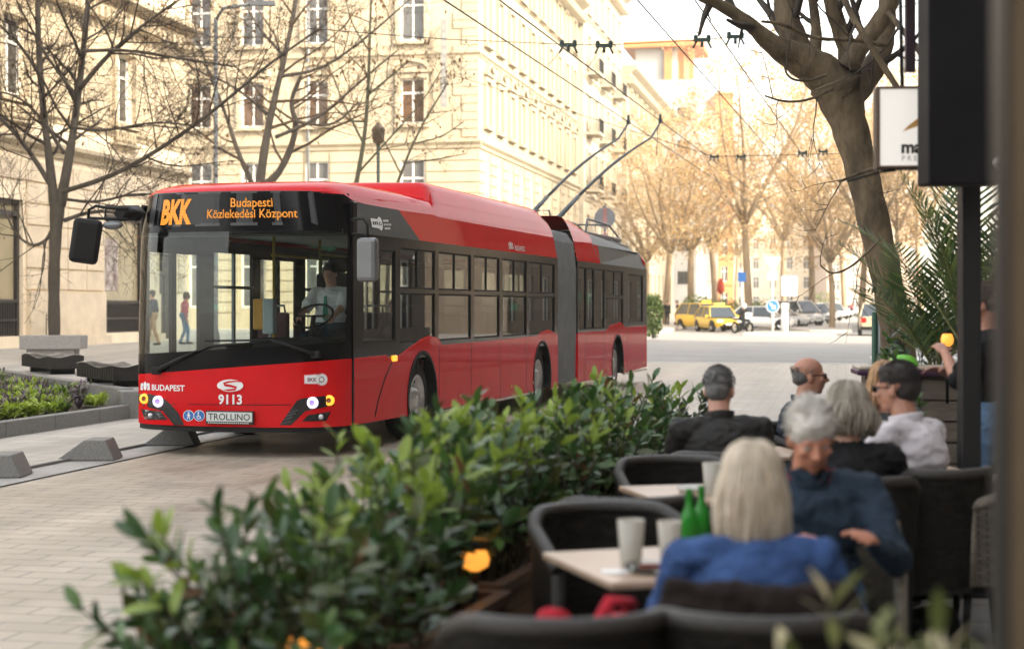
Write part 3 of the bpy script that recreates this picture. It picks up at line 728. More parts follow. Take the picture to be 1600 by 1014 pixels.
# golden street trees: two meshes, copied
def gold_proto(seed,h,lm,dens,blobs,label,trunk_m):
    r=random.Random(seed); tr=MB(); tw=MB(); lf=MB()
    pts,rad=smooth([Vector((0,0,-.4)),Vector((r.uniform(-.2,.2),0,h*.18)),Vector((r.uniform(-.4,.4),.2,h*.33))],[.26,.22,.19])
    tr.tube(pts,rad,10,0); top=pts[-1]
    for k in range(6):
        a=k*1.05+r.random()*.6; q,_=walk(r,top,Vector((cos(a)*.65,sin(a)*.65,1)),h*r.uniform(.45,.62),6,.16,.06)
        tr.tube(q,[.17*(1-.8*j/6) for j in range(7)],6,0)
        sprout(tw,r,q,.12,.03,10,h*.2,1,3,None,1,.05,.1,3,.018)
    for b in range(blobs):
        a=r.uniform(0,6.28); rr=sqrt(r.random())*h*.30; z=h*r.uniform(.30,.98); k=1-abs(z/h-.6)*1.0; rr*=max(.3,k)*1.15
        c=Vector((cos(a)*rr,sin(a)*rr,z)); s=h*r.uniform(.035,.085)
        for i in range(int(66*dens)):
            v=rv(r); v=v*(r.random()**.4); p=c+Vector((v.x*s*1.3,v.y*s*1.3,v.z*s)); d=rv(r)
            leafmesh(lf,p,d,rv(r),r.uniform(.11,.22),r.uniform(.08,.15),0 if r.random()<.6 else 1)
    t=thing('golden_tree',label,'tree',(0,0,0),0,'golden sunlit trees along the far street')
    tr.build('trunk',trunk_m,t); tw.build('twigs',TWIGG,t)
    lf.build('crown',lm,t); return t
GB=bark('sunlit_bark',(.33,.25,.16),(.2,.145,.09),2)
gA=gold_proto(31,19,[GOLD,GOLD2],1.0,95,'broad golden leaved tree, tallest in the far street',GB)
gB=gold_proto(32,15,[GOLD2,GOLD],.55,70,'thin golden tree with sparse leaves near the rear of the bus',GB)
spots=[('A',1172,104,1.05,'broad golden tree behind the scooter rider with pale forked trunk'),('A',1268,128,1.12,'golden tree crown left of the plane tree trunk'),('A',1345,112,1.0,'golden tree directly behind the plane tree trunk'),
 ('A',1225,165,1.25,'tall golden tree at the middle of the far street'),('A',1320,178,1.25,'golden tree over the row of parked cars'),('A',1400,135,1.2,'golden tree behind the palm and lightbox sign'),
 ('B',1040,112,1.0,'thin golden tree right of the rear of the bus'),('B',1082,120,1.1,'thin golden tree left of the yellow taxis'),('B',1118,140,1.25,'sparse golden tree in front of the orange brick tower'),('B',1008,126,.95,'sparse golden tree above the bus rear roof'),
 ('A',1150,205,1.2,'far golden tree between orange tower and street end'),('A',1440,160,1.3,'golden tree hidden mostly by the dark sign box'),('B',1300,100,.8,'small sparse golden tree near the parked suv')]
usedA=usedB=False
for i,(k,px,d,s,lab) in enumerate(spots):
    p=P(px,480,d); z=road_z(d)+.2
    if k=='A' and not usedA: o=gA; usedA=True
    elif k=='B' and not usedB: o=gB; usedB=True
    else: o=dup(gA if k=='A' else gB)
    o.location=(p.x,d,z); o.rotation_euler=(0,0,i*1.7); o.scale=(s,s,s); o['label']=lab
# evergreen shrubs on the far pavement
def far_bush(px,d,w,h,lab,seed):
    r=random.Random(seed); mb=MB()
    for i in range(900):
        v=rv(r).normalized()*r.random()**.35; leafmesh(mb,Vector((v.x*w/2,v.y*w/2,h/2+v.z*h/2)),rv(r),rv(r),.16,.1,r.choice((0,1,1)))
    t=thing('evergreen_bush',lab,'bush',(P(px,0,d).x,d,road_z(d)+.1),0,'evergreen bushes on the far pavement')
    mb.build('foliage',[mat('far_leaf',(.08,.13,.035),.6,var=.3,trans=.2),mat('far_leaf_pale',(.16,.22,.06),.6,var=.3,trans=.2)],t); MB().tube([(0,0,0),(0,0,h*.5)],.05,6).build('stem',TWIG,t)
far_bush(1020,72,.9,2.1,'green clipped bush right behind the rear corner of the bus',41)
far_bush(1090,108,2.6,2.2,'dark green bush left of the yellow taxis',42)
far_bush(1135,118,3.2,2.0,'wide green bush behind the yellow taxis',43)
far_bush(1190,122,3.0,1.9,'green bush behind the keep right sign',44)
far_bush(1288,180,3.2,3.0,'reddish round bush behind parked cars',45)
# lamp posts
def lamp_post(px,d,h,top,lab):
    t=thing('street_lamp',lab,'street lamp',(P(px,0,d).x,d,.3),0)
    MB().lathe([(.14,0),(.12,.5),(.07,.7),(.06,h)],(0,0,0),12).build('pole',STEEL if top is None else mat('dark_green_paint',(.05,.07,.05),.5,var=.1),t)
    if top: 
        MB().lathe([(.05,h),(.2,h+.08),(.24,h+.5),(.27,h+.52),(.08,h+.75),(.0,h+.8)],(0,0,0),8).build('lantern',mat('lantern_dark',(.13,.09,.055),.4,var=.1),t)
    else: MB().tube([(0,0,h-.05),(.2,0,h+.3),(1.2,0,h+.45)],.05,8).box(1.0,1.7,-.12,.12,h+.38,h+.5).build('lamp_arm',STEEL,t)
lamp_post(337,46,9.6,None,'slim grey steel street lamp between the bare trees')
lamp_post(591,56,7.0,1,'dark lantern street lamp beside the thin bare trees')
# ------------------------------------------------------------------ the trolleybus
bus=thing('trolleybus','long red and black articulated trolleybus with amber destination display','trolleybus',BUSO,-TB)
BU=Vector((SB,CB,0)); BV=Vector((CB,-SB,0)); CAMP=Vector((0,0,H))
def ray(px,py): return Vector(((px-800)/F,1,(480-py)/F))
def bus_local(w): q=w-BUSO; return Vector((q.dot(BV),q.dot(BU),w.z))
def bus_pt(px,py,y):
    d=ray(px,py); t=(y-(CAMP-BUSO).dot(BU))/d.dot(BU); return bus_local(CAMP+d*t)
def side_pt(px,py,x=1.275):
    d=ray(px,py); t=(x-(CAMP-BUSO).dot(BV))/d.dot(BV); return bus_local(CAMP+d*t)
PR=[(0,-.36),(.5,-.335),(.8,-.275),(1.0,-.19),(1.12,-.09),(1.2,.01),(1.25,.12),(1.275,.25)]
def yf(x,z=1):
    x=abs(x)
    y=PR[-1][1]
    for i in range(7):
        if x<=PR[i+1][0]: 
            t=(x-PR[i][0])/(PR[i+1][0]-PR[i][0]); y=PR[i][1]+(PR[i+1][1]-PR[i][1])*t; break
    return y+.10*max(0,(z-1.1)/1.8)**1.3
def S(x,z,off=0):
    k=1-.055*min(max((z-2.42)/.36,0),1.25); return Vector((x*k,yf(x,z)-off,z))
XS=[-1.275,-1.262,-1.25,-1.23,-1.2,-1.16,-1.12,-1.06,-1.0,-.9,-.8,-.65,-.5,-.3]; XS=XS+[0]+[-x for x in XS[::-1]]
def patch(mb,zl,zh,nz,mi=0,xs=None,off=0):
    xs=xs or XS; n=len(xs)
    vs=[S(x,zl(x)+(zh(x)-zl(x))*j/nz,off) for j in range(nz+1) for x in xs]
    mb.add(vs,[[j*n+i,j*n+i+1,(j+1)*n+i+1,(j+1)*n+i] for j in range(nz) for i in range(n-1)],mi,True)
zb=lambda x:.865+(x+1.275)/2.55*.195
zg=lambda x:1.04+(x+1.275)/2.55*.15
K=lambda c:(lambda x:c)
mb=MB(); patch(mb,K(.33),zb,6); mb.build('front_panel',RED,bus)
mb=MB(); patch(mb,lambda x:zb(x)+.002,lambda x:zg(x)+.05,3,off=.003); patch(mb,K(2.44),K(2.87),4,off=.002); 
patch(mb,zg,K(2.5),6,xs=[-1.275,-1.262,-1.25,-1.24],off=.004); patch(mb,zg,K(2.5),6,xs=[1.243,1.25,1.262,1.275],off=.004)
mb.build('front_trim',BLK,bus)
mb=MB(); patch(mb,lambda x:zg(x)+.03,K(2.46),10); mb.build('windscreen',WIN_B,bus)
# front decals
def flat_to(vs,fs,x0,z0,off,cuts=0):
    bm=bmesh.new(); vv=[bm.verts.new((v[0]+x0,0,v[1]+z0)) for v in vs]
    for f in fs:
        try: bm.faces.new([vv[i] for i in f])
        except ValueError: pass
    if cuts:
        bmesh.ops.triangulate(bm,faces=bm.faces[:]); bmesh.ops.subdivide_edges(bm,edges=bm.edges[:],cuts=cuts,use_grid_fill=True)
    for v in bm.verts: v.co=S(v.co.x,v.co.z,off)
    bmesh.ops.recalc_face_normals(bm,faces=bm.faces[:])
    return bm
def fdec(mb,poly_px,off,mi=0,cuts=3):
    pts=[]
    for q in poly_px:
        y=-.3
        for _ in range(4): w=bus_pt(q[0],q[1],y); y=yf(min(1.275,max(-1.275,w.x)),w.z)
        pts.append((w.x,w.z))
    mb.bm(flat_to(pts,[list(range(len(pts)))],0,0,off,cuts),mi); return pts
def fxz(px,py):
    y=-.3
    for _ in range(4): w=bus_pt(px,py,y); y=yf(min(1.27,max(-1.27,w.x)),w.z)
    return w.x,w.z
def ftext(mb,txt,px0,px1,pyb,h_px,off,mi=0,bold=0,fit=True):
    x0,z0=fxz(px0,pyb); x1,_=fxz(px1,pyb); _,z1=fxz(px0,pyb-h_px)
    vs,fs=text_mesh(txt,1,bold,'LEFT'); w=max(v.x for v in vs)-min(v.x for v in vs); mx=min(v.x for v in vs); hh=.72
    sx=(x1-x0)/w; sz=(z1-z0)/hh
    mb.bm(flat_to([((v.x-mx)*sx,v.y*sz) for v in vs],fs,x0,z0,off),mi)
Z4=lambda pts:[(200+x*.2375,540+y*.2375) for x,y in pts]
def disc(px,py,r,n=24): return [(px+r*cos(2*pi*k/n),py+r*sin(2*pi*k/n)) for k in range(n)]
HLB=mat('headlight_black',(.010,.010,.011),.25,var=0,coat=.5); HGR=mat('grille_grey',(.05,.05,.055),.4,var=0)
WEM=mat('led_white',(.80,.72,1.0),.3,var=0,emit=.26); OEM=mat('led_amber',(1,.36,.03),.3,var=0,emit=.30); WEM2=mat('led_core',(.40,.28,.75),.2,var=0,emit=.10)
hl=[[(55,312),(150,318),(225,340),(268,372),(335,445),(372,522),(312,522),(240,432),(66,378)],[(1000,522),(1062,432),(1112,362),(1155,345),(1402,318),(1392,386),(1168,430),(1075,522)]]
fog=[[(84,415),(215,432),(262,487),(110,485)],[(1145,497),(1188,455),(1352,430),(1310,493)]]
led=[((112,348),(203,366)),((1338,358),(1218,375))]
grl=[[[(262,400),(318,470),(328,480),(270,412)],[(245,420),(318,496),(330,506),(255,430)],[(272,380),(330,452),(336,460),(280,390)]],
     [[(1030,482),(1085,465),(1090,473),(1024,492)],[(1045,458),(1105,440),(1110,448),(1040,468)],[(1012,508),(1070,492),(1074,500),(1006,517)],[(1062,436),(1125,418),(1130,426),(1056,446)]]]
for i in (0,1):
    hb=MB(); fdec(hb,Z4(hl[i]),.006); fdec(hb,Z4(fog[i]),.006)
    ho=hb.build('headlight',HLB,bus)
    g=MB(); [fdec(g,Z4(q),.010,0,1) for q in grl[i]]; g.build('grille',HGR,ho)
    for (c,m_,rr,nm) in ((led[i][0],OEM,30,'indicator_lamp'),(led[i][1],WEM,33,'lamp')):
        l=MB(); px,py=Z4([c])[0]; a=rr*.2375
        x,z=fxz(px,py); R0=a/140
        y=yf(x,z)
        prof=[(R0*1.12,0.0),(R0*1.12,-.02),(R0,-.03),(R0*.55,-.03)]
        l.lathe(prof,(x,y-.004,z),20,0,'y',cap=False); l.lathe([(R0*.55,-.03),(R0*.5,-.022),(0.0,-.022)],(x,y-.004,z),20,1,'y',cap=False); l.build(nm,[m_,WEM2 if nm=='lamp' else mat('amber_core',(.30,.08,.015),.3,var=0)],ho)
    l=MB(); px,py=Z4([((152,460),(1275,468))[i]])[0]; x,z=fxz(px,py); l.lathe([(.03,0),(.03,-.015),(.022,-.02),(0,-.018)],(x,yf(x,z)-.006,z),16,0,'y'); l.build('fog_lamp',CHR,ho)
# seams of the bumper, lower lip
mb=MB(); fdec(mb,Z4([(285,381),(1075,386),(1072,391),(289,386)]),.0045,0,4); fdec(mb,Z4([(240,432),(312,522),(306,524),(234,436)]),.0065)
mb.build('bumper_seam',BLKM,bus)
mb=MB(); patch(mb,K(.27),K(.335),2,off=-.03); mb.build('front_skirt',BLKM,bus)
# lettering on the red front
mb=MB(); ftext(mb,'BUDAPEST',237.5,289,609.3,9.2,.006,0,.022)
def crest(mb,x0,y0,w,h,put):
    q=lambda pts:put(mb,[(x0+w*a,y0+h*b) for a,b in pts])
    q([(.34,.25),(.5,0),(.66,.25),(.66,.8),(.5,1),(.34,.8)]); q([(.05,.25),(.28,.18),(.3,.5),(.22,.6),(.3,.95),(.0,.95),(.1,.6)]); q([(.95,.25),(.72,.18),(.7,.5),(.78,.6),(.7,.95),(1,.95),(.9,.6)])
crest(mb,219,595.5,16,14.5,lambda m,p:fdec(m,p,.008,0,2))
mb.build('city_name',WHT,bus)
mb=MB(); fdec(mb,[(360+22*cos(2*pi*k/32),602.3+11*sin(2*pi*k/32)) for k in range(32)],.005,1,1); fdec(mb,[(360+20.5*cos(2*pi*k/32),602.3+9.6*sin(2*pi*k/32)) for k in range(32)],.0075,0,1)
def ribbon(pts,w):
    L=[];Rr=[]
    for i,p in enumerate(pts):
        a=pts[max(i-1,0)]; b=pts[min(i+1,len(pts)-1)]; dx,dy=b[0]-a[0],b[1]-a[1]; l=sqrt(dx*dx+dy*dy) or 1
        ww=w[i] if isinstance(w,list) else w
        L.append((p[0]-dy/l*ww,p[1]+dx/l*ww)); Rr.append((p[0]+dy/l*ww,p[1]-dx/l*ww))
    return L+Rr[::-1]
fdec(mb,ribbon([(380,597),(370,595.5),(358,596.5),(350,599),(352,601.5),(362,603),(370,605.5),(368,608.3),(358,609.5),(347,608.6),(340,607)],[.5,1.0,1.4,1.5,1.7,1.8,1.7,1.5,1.4,1.0,.5]),.010,1,0)
mb.build('maker_emblem',[WHT,RED],bus)
mb=MB(); ftext(mb,'9113',341.5,378.5,630.6,14.6,.006,0,.03); mb.build('fleet_number',WHT,bus)
mb=MB(); PK=mat('pill_pink',(.75,.45,.50),.4,var=0)
def pill(mb,px0,px1,py,h,r,o,mi): 
    pts=[(px0,py-h),(px1-r*1.2,py-h)]+[(px1-r+r*cos(a),py+r*sin(a)) for a in [(-130+i*260/16)*pi/180 for i in range(17)]]+[(px1-r*1.2,py+h),(px0,py+h)]
    fdec(mb,pts,o,mi,3)
pill(mb,475.5,513.5,592.8,7.0,9.6,.005,1); pill(mb,477,512.3,592.8,5.6,8.4,.007,0)
ftext(mb,'BKK',481,496,596.2,6.6,.009,2,.02); fdec(mb,disc(503.8,592.8,4.4),.010,2,1); fdec(mb,disc(503.8,592.8,3.2),.013,0,1)
mb.build('operator_badge',[WHT,PK,mat('badge_violet',(.20,.05,.10),.5,var=0)],bus)
BLU=mat('sign_blue',(.015,.13,.42),.4,var=0)
for (cx,kind) in ((400,0),(470,1)):
    mb=MB(); c=Z4([(cx,460)])[0]; fdec(mb,disc(c[0],c[1],8.6),.005,1,0); fdec(mb,disc(c[0],c[1],7.7),.007,0,0)
    f=lambda pts:fdec(mb,[(c[0]+x,c[1]+y) for x,y in pts],.009,1,0)
    f(disc(0.3 if kind==0 else -1.2,-4.6,1.3,10))
    if kind==0:
        f([(-1,-3),(1.2,-3),(1.6,1),(-.8,1)]); f([(-.8,1),(.4,1),(-1.6,5.6),(-2.8,5.2)]); f([(.3,1),(1.6,.8),(2.6,5.2),(1.4,5.6)]); f([(1.2,-3),(3.2,.2),(2.5,.8),(1,-1.4)]); f([(-1,-3),(-3,-.2),(-2.3,.3),(-.6,-1.6)])
    else:
        f([(-1.8,-3.2),(-.6,-3.2),(-.2,.6),(2,.6),(3.4,4.2),(2.4,4.6),(1.2,1.8),(-1.4,1.8)])
        f(ribbon([(-2.2,-.6),(-3.4,1.4),(-3,3.8),(-1,5),(1.2,4.4),(2,3)],.5))
    mb.build('access_sign',[BLU,WHT],bus)
mb=MB(); x0,z1=fxz(324,641); x1,z0=fxz(399,663); y=yf(0,.5)-.03
mb.rbox(x0,x1,y-.008,y+.03,z0,z1,.004,0); mb.box(x0+.012,x1-.012,y-.011,y-.006,z0+.03,z1-.012,1)
vs,fs=text_mesh('TROLLINO',1,.01,'LEFT'); mx=min(v.x for v in vs); w=max(v.x for v in vs)-mx
sx=(x1-x0-.07)/w; sz=(z1-z0-.07)/.72
mb.add([(x0+.035+(v.x-mx)*sx,y-.0125,z0+.045+v.y*sz) for v in vs],fs,0)
for k in range(22): mb.box(x0+.03+k*.022,x0+.03+k*.022+.013,y-.0095,y-.006,z0+.008,z0+.02,1)
mb.build('licence_plate',[mat('plate_black',(.015,.015,.015),.4,var=0),mat('plate_white',(.62,.64,.62),.4,var=.05)],bus)
# destination display
def ledmat(name,col,e):
    m=bpy.data.materials.new(name); m.use_nodes=True; t=m.node_tree; b=t.nodes['Principled BSDF']
    tc=_n(t,'ShaderNodeTexCoord'); mp=_n(t,'ShaderNodeVectorMath',operation='SCALE'); mp.inputs[3].default_value=1/.0165; t.links.new(tc.outputs['Object'],mp.inputs[0])
    fr=_n(t,'ShaderNodeVectorMath',operation='FRACTION'); t.links.new(mp.outputs[0],fr.inputs[0])
    sx=_n(t,'ShaderNodeSeparateXYZ'); t.links.new(fr.outputs[0],sx.inputs[0])
    pr=None
    for k in (0,2):
        a=_n(t,'ShaderNodeMath',operation='LESS_THAN'); a.inputs[1].default_value=.74; t.links.new(sx.outputs[k],a.inputs[0])
        if pr is None: pr=a
        else:
            mu=_n(t,'ShaderNodeMath',operation='MULTIPLY'); t.links.new(pr.outputs[0],mu.inputs[0]); t.links.new(a.outputs[0],mu.inputs[1]); pr=mu
    ml=_n(t,'ShaderNodeMath',operation='MULTIPLY'); ml.inputs[1].default_value=e; t.links.new(pr.outputs[0],ml.inputs[0])
    b.inputs['Base Color'].default_value=(.02,.012,.004,1); b.inputs['Emission Color'].default_value=(*col,1); t.links.new(ml.outputs[0],b.inputs['Emission Strength']); return m
disp=MB(); fdec(disp,[(244,306),(495,301),(495,349),(243,353)],.006,0,4)
dob=disp.build('destination_display',mat('display_black',(.012,.012,.013),.35,var=0),bus)
mb=MB(); fdec(mb,[(232,303),(499,298.5),(499,302),(232,306.5)],.009,0,4); fdec(mb,[(231,352),(499,347.5),(499,352),(231,356.5)],.009,0,4); fdec(mb,[(231,304),(239,304),(238,355),(230,355)],.0085,0,2); fdec(mb,[(494,299),(500,299),(500,351),(494,351)],.0085,0,2)
mb.build('display_frame',mat('display_grey',(.055,.055,.058),.3,var=0),dob)
mb=MB(); ftext(mb,'BKK',249.5,298,349.5,36,.0105,0,.05); mb.build('route_letters',ledmat('led_orange_bold',(1,.34,.015),.36),dob)
mb=MB(); ftext(mb,'Budapesti',361,430,324,14.5,.0105,0,.012); ftext(mb,'Közlekedési Központ',323,469,341.5,14,.0105,0,.012); mb.build('route_text',ledmat('led_orange',(1,.34,.015),.30),dob)
# wipers
def wiper(arm,blade):
    mb=MB(); pts=[]
    for q in arm: x,z=fxz(*q); pts.append(S(x,z,.05))
    mb.tube(pts,[.026,.02,.012],8); 
    x,z=fxz(*arm[0]); mb.rbox(x-.05,x+.05,yf(x,z)-.075,yf(x,z)-.0,z-.04,z+.04,.012)
    pts=[]
    for q in blade: x,z=fxz(*q); pts.append(S(x,z,.028))
    mb.tube(pts,.012,6); mb.build('wiper',BLKM,bus)
wiper([(247,579),(280,562),(311,548)],[(262,571),(330,541),(420,534)])
Z7=lambda x,y:(230+x*.23125,360+y*.23125)
wiper([Z7(1150,840),Z7(1000,790),Z7(850,738)],[Z7(400,746),Z7(700,742),Z7(980,735)])
# ------- sides
AX=[2.62,8.72,14.85]
def arc(c,r,z0,n=14): 
    a0=math.asin(min(1,(z0-.5)/r)); return [(c-r*cos(a0+(pi-2*a0)*k/n),.5+r*sin(a0+(pi-2*a0)*k/n)) for k in range(n+1)]
def prism_x(mb,poly,x0,x1,mi=0): mb.prism(poly,'x',x0,x1,mi)
top_px=[(553,559.5),(602,554.5),(612,563),(638,543),(655,532),(671,524.5),(683,528),(690,539),(760,533),(838,525),(846,519),(857,515),(866,520),(873,522.5)]
top=[(side_pt(*q).y,side_pt(*q).z) for q in top_px]; top[0]=(.252,1.06); top[-1]=(9.8,top[-1][1])
mb=MB()
prism_x(mb,[(.252,.33)]+arc(AX[0],.57,.31)+arc(AX[1],.57,.29)+[(9.8,.29)]+top[::-1],1.24,1.288)
rt=[(11.3,1.17),(13.7,1.17),(14.3,1.27),(15.2,1.32),(15.6,1.22),(18.05,1.22)]
prism_x(mb,[(11.3,.29)]+arc(AX[2],.57,.29)+[(18.05,.33)]+rt[::-1],1.24,1.288)
sk=mb.build('side_panel',RED,bus,bevel=.006)
for y,zt in ((3.3,1.13),(4.75,1.13),(6.2,1.13),(7.7,1.13),(11.9,1.16),(13.6,1.16),(15.8,1.16)): MB().box(1.2865,1.2895,y-.006,y+.006,.3,zt).build('panel_seam',BLKM,bus)
mb=MB()
q=[side_pt(*p) for p in ((612,563),(600,590),(590,622),(584,650))]
mb.tube([(1.285,p.y,p.z) for p in q],.012,6); mb.build('panel_seam',BLKM,bus)
for a,b in ((3.25,8.1),(9.35,9.8),(11.3,14.2),(15.5,18)): MB().box(1.255,1.297,a,b,.262,.295).build('skirt_strip',mat('skirt_strip',(.5,.42,.38),.3,.6,var=.05),bus)
for y,z in ((1.55,1.02),): MB().rbox(1.28,1.312,y-.07,y+.07,z-.035,z+.035,.01).build('side_indicator',OEM,bus)
for y in (4.2,6.8,8.1,11.9,13.9,16.4,17.6): MB().rbox(1.28,1.300,y-.035,y+.035,.42,.455,.006).build('marker_lamp',mat('amber_marker',(.6,.22,.03),.3,var=0),bus)
# arches and wheels
TYRE=RUB
def wheel(y,x=1.0,sg=1):
    w=MB(); c=(0,0,0)
    w.lathe([(.30,.29),(.46,.27),(.485,.2),(.485,.05),(.46,0),(.30,0)],c,36,0,'x',cap=False)
    wo=w.build('wheel',TYRE,bus); wo.location=(x-.02,y,.485)
    if sg<0: wo.scale=(-1,1,1)
    r_=MB(); r_.lathe([(.30,.285),(.275,.29),(.26,.20),(.22,.17),(.16,.20),(.13,.27),(.09,.29),(.0,.29)],c,32,0,'x',cap=False)
    for k in range(10):
        a=2*pi*k/10; r_.lathe([(.016,.17),(.016,.235),(0,.24)],(0,cos(a)*.19,sin(a)*.19),8,0,'x')
    r_.build('rim',CHR,wo); 
    h=MB()
    for k in range(10):
        a=2*pi*(k+.5)/10; h.lathe([(.026,.205),(.0,.208)],(0,cos(a)*.235,sin(a)*.235),10,0,'x')
    h.build('hand_holes',BLKM,wo)
for y in AX:
    wheel(y,.95); wheel(y,-.95,-1)
    a=MB(); po=arc(y,.585,.30,18); pi_=arc(y,.545,.30,18); a.prism(po+pi_[::-1],'x',1.18,1.298); ao=a.build('wheel_arch',BLKM,bus)
    mb=MB(); mb.prism(arc(y,.56,.30,18),'x',.62,.66); mb.prism(arc(y,.56,.30,18)+arc(y,.54,.30,18)[::-1],'x',.66,1.18); mb.build('wheel_well',BLKM,ao)
# black window band, windows
def MX(x): return Matrix(((0,-1,0,x),(1,0,0,0),(0,0,1,0),(0,0,0,1)))
wy=[(1.78,3.15),(3.27,4.75),(4.87,6.2),(6.33,7.76),(7.88,9.6)]
ops=[(.55,1.62,1.22,2.28)]
for a,b in wy: ops += [(a+.02,b-.02,1.84,2.33),(a+.02,b-.02,1.19,1.79)]
band=MB(); cells(band,.25,9.8,1.0,2.44,ops,-.012,0,.035)
r_ops=[(11.4,12.0,1.22,2.33),(12.06,12.66,1.22,2.33),(13.75,15.4,1.84,2.33),(13.75,15.4,1.22,1.8),(16.0,17.6,1.3,2.3),(12.75,13.6,1.22,2.33)]
band.xf(MX(1.235)); band.build('window_band',BLK,bus); band2=MB(); cells(band2,11.3,18.05,1.14,2.44,r_ops,-.012,0,.035)
band2.xf(MX(1.235)); 
# MX maps local y to -x: outward is +x because of the sign below
band2.build('window_band',BLK,bus)
def sidewin(y0,y1,z0,z1,g,split=False,x=1.262,nm='window'):
    f=MB(); w_=.022
    for q in ((y0,y0+w_,z0,z1),(y1-w_,y1,z0,z1),(y0+w_,y1-w_,z0,z0+w_),(y0+w_,y1-w_,z1-w_,z1)): f.box(x-.02,x+.012,q[0],q[1],q[2],q[3])
    if split: 
        m=(y0+y1)/2; f.box(x-.02,x+.012,m-.02,m+.012,z0+w_,z1-w_)
    o=f.build(nm,BLKM,bus)
    MB().quad((x,y0+w_,z0+w_),(x,y1-w_,z0+w_),(x,y1-w_,z1-w_),(x,y0+w_,z1-w_)).build('pane',g,o); return o
sidewin(.55,1.62,1.22,2.28,glass('driver_glass',(.42,.46,.45)))
for i,o in enumerate(ops[1:]): sidewin(*o,WIN_S if i%2==0 else WIN_D,i%2==0)
for i,o in enumerate(r_ops): sidewin(*o,WIN_D,i in(2,))
mb=MB()
for i in (0,1,3):
    a,b=wy[i]; mb.box(1.268,1.276,a+.5 if i else a+.75,b-.1,1.80,1.825)
mb.build('window_rail',mat('rail_grey',(.35,.35,.36),.4,var=0),bus)
# cove and roof: right and left
def cove(mb,y0,y1,zt0,zt1,mi,x0=1.275,z0=2.44,x1=1.205,slant=0):
    for s in (1,-1):
        a=[(s*x0,y0+slant,z0),(s*x0,y1,z0),(s*x1,y1,zt1),(s*x1,y0,zt0)]
        mb.add(a,[[0,1,2,3] if s>0 else [3,2,1,0]],mi)
ys=side_pt(650,377).y; ye=side_pt(637,331).y
mb=MB(); cove(mb,1.95,9.8,2.785,2.785,0,slant=1.0 if False else .62); cove(mb,11.3,13.3,2.785,2.785,0); mb.build('roof_cove',RED,bus)
DCV=mat('dark_cove_paint',(.012,.010,.009),.45,var=.1,spec=.25)
for s in (1,-1):
    MB().add([(s*1.276,.25,2.44),(s*1.276,2.57,2.44),(s*1.206,1.95,2.785),(s*1.206,.35,2.785)],[[0,1,2,3] if s>0 else [3,2,1,0]]).build('dark_cove',DCV,bus)
    MB().add([(s*1.276,13.31,2.44),(s*1.276,18.05,2.44),(s*1.12,17.95,2.80),(s*1.206,12.8,2.785)],[[0,1,2,3] if s>0 else [3,2,1,0]]).build('dark_cove',DCV,bus)
CRS=[(1.206,2.784),(1.18,2.88),(1.125,2.965),(1.03,3.02),(.85,3.045),(.4,3.05),(0,3.05)]; CRS=CRS+[(-x,z) for x,z in CRS[-2::-1]]
FR=[(1.206,2.785),(1.14,2.97),(1.07,3.12),(1.01,3.21),(.92,3.255),(.4,3.265),(0,3.27)]; FR=FR+[(-x,z) for x,z in FR[-2::-1]]
def lerpS(a,b,t): return [(p[0]+(q[0]-p[0])*t,p[1]+(q[1]-p[1])*t) for p,q in zip(a,b)]
def loft(mb,secs,mi=0,smooth=True):
    n=len(secs[0][1]); vs=[(x,y,z) for y,s in secs for x,z in s]
    mb.add(vs,[[i*n+k,i*n+k+1,(i+1)*n+k+1,(i+1)*n+k] for i in range(len(secs)-1) for k in range(n-1)],mi,smooth)
mb=MB(); fr=[]
for j in range(8):
    t=j/7; fr.append((None,t))
vs=[]; n=len(CRS)
for j in range(9):
    t=j/8
    for x,z in CRS:
        yy=yf(min(1.27,abs(x)*1.055),2.86)+.004; k=sin(t*pi/2)**.8
        vs.append((x,yy+(1.0-yy)*t**1.4, 2.855+(max(z,2.785)-2.855)*k if z>2.855 else z+ (2.855-z)*(1-k)*(1 if abs(x)<1.15 else .5)))
mb.add(vs,[[i*n+k,i*n+k+1,(i+1)*n+k+1,(i+1)*n+k] for i in range(8) for k in range(n-1)],0,True)
loft(mb,[(1.0,CRS),(2.0,CRS),(3.40,CRS)])
ro=mb.build('roof',RED,bus)
mb=MB(); loft(mb,[(3.38,lerpS(CRS,FR,0)),(3.46,lerpS(CRS,FR,.4)),(3.56,lerpS(CRS,FR,.85)),(3.68,lerpS(CRS,FR,.98)),(3.8,FR),(5,FR),(9.3,FR),(9.55,lerpS(CRS,FR,.8)),(9.8,lerpS(CRS,FR,.3))]); mb.build('roof_fairing',RED,bus)
mb=MB(); loft(mb,[(11.3,lerpS(CRS,FR,.9)),(12.2,lerpS(CRS,FR,.55)),(12.9,lerpS(CRS,FR,.05))]); mb.build('roof_fairing',RED,bus)
mb=MB(); loft(mb,[(12.9,CRS),(17.3,[(x*.97,z-.13 if z>2.8 else z) for x,z in CRS]),(17.95,[(x*.93,z-.2 if z>2.8 else z-.03) for x,z in CRS])]); mb.build('rear_roof',mat('rear_roof_dark',(.035,.028,.024),.5,var=.1),bus)
mb=MB(); mb.box(-1.25,1.25,17.98,18.04,.35,2.6); mb.prism([(1.25,2.6),(1.1,2.8),(.9,2.84),(-.9,2.84),(-1.1,2.8),(-1.25,2.6)],'y',17.97,18.03); mb.build('rear_panel',RED,bus)
# front hatch and roof tips
mb=MB(); mb.rbox(-.5,.5,1.0,1.9,3.03,3.07,.012); mb.build('roof_hatch',RED,bus)
mb=MB(); mb.rbox(-.3,.5,2.1,2.9,3.02,3.08,.015); mb.build('roof_vent',BLKM,bus)
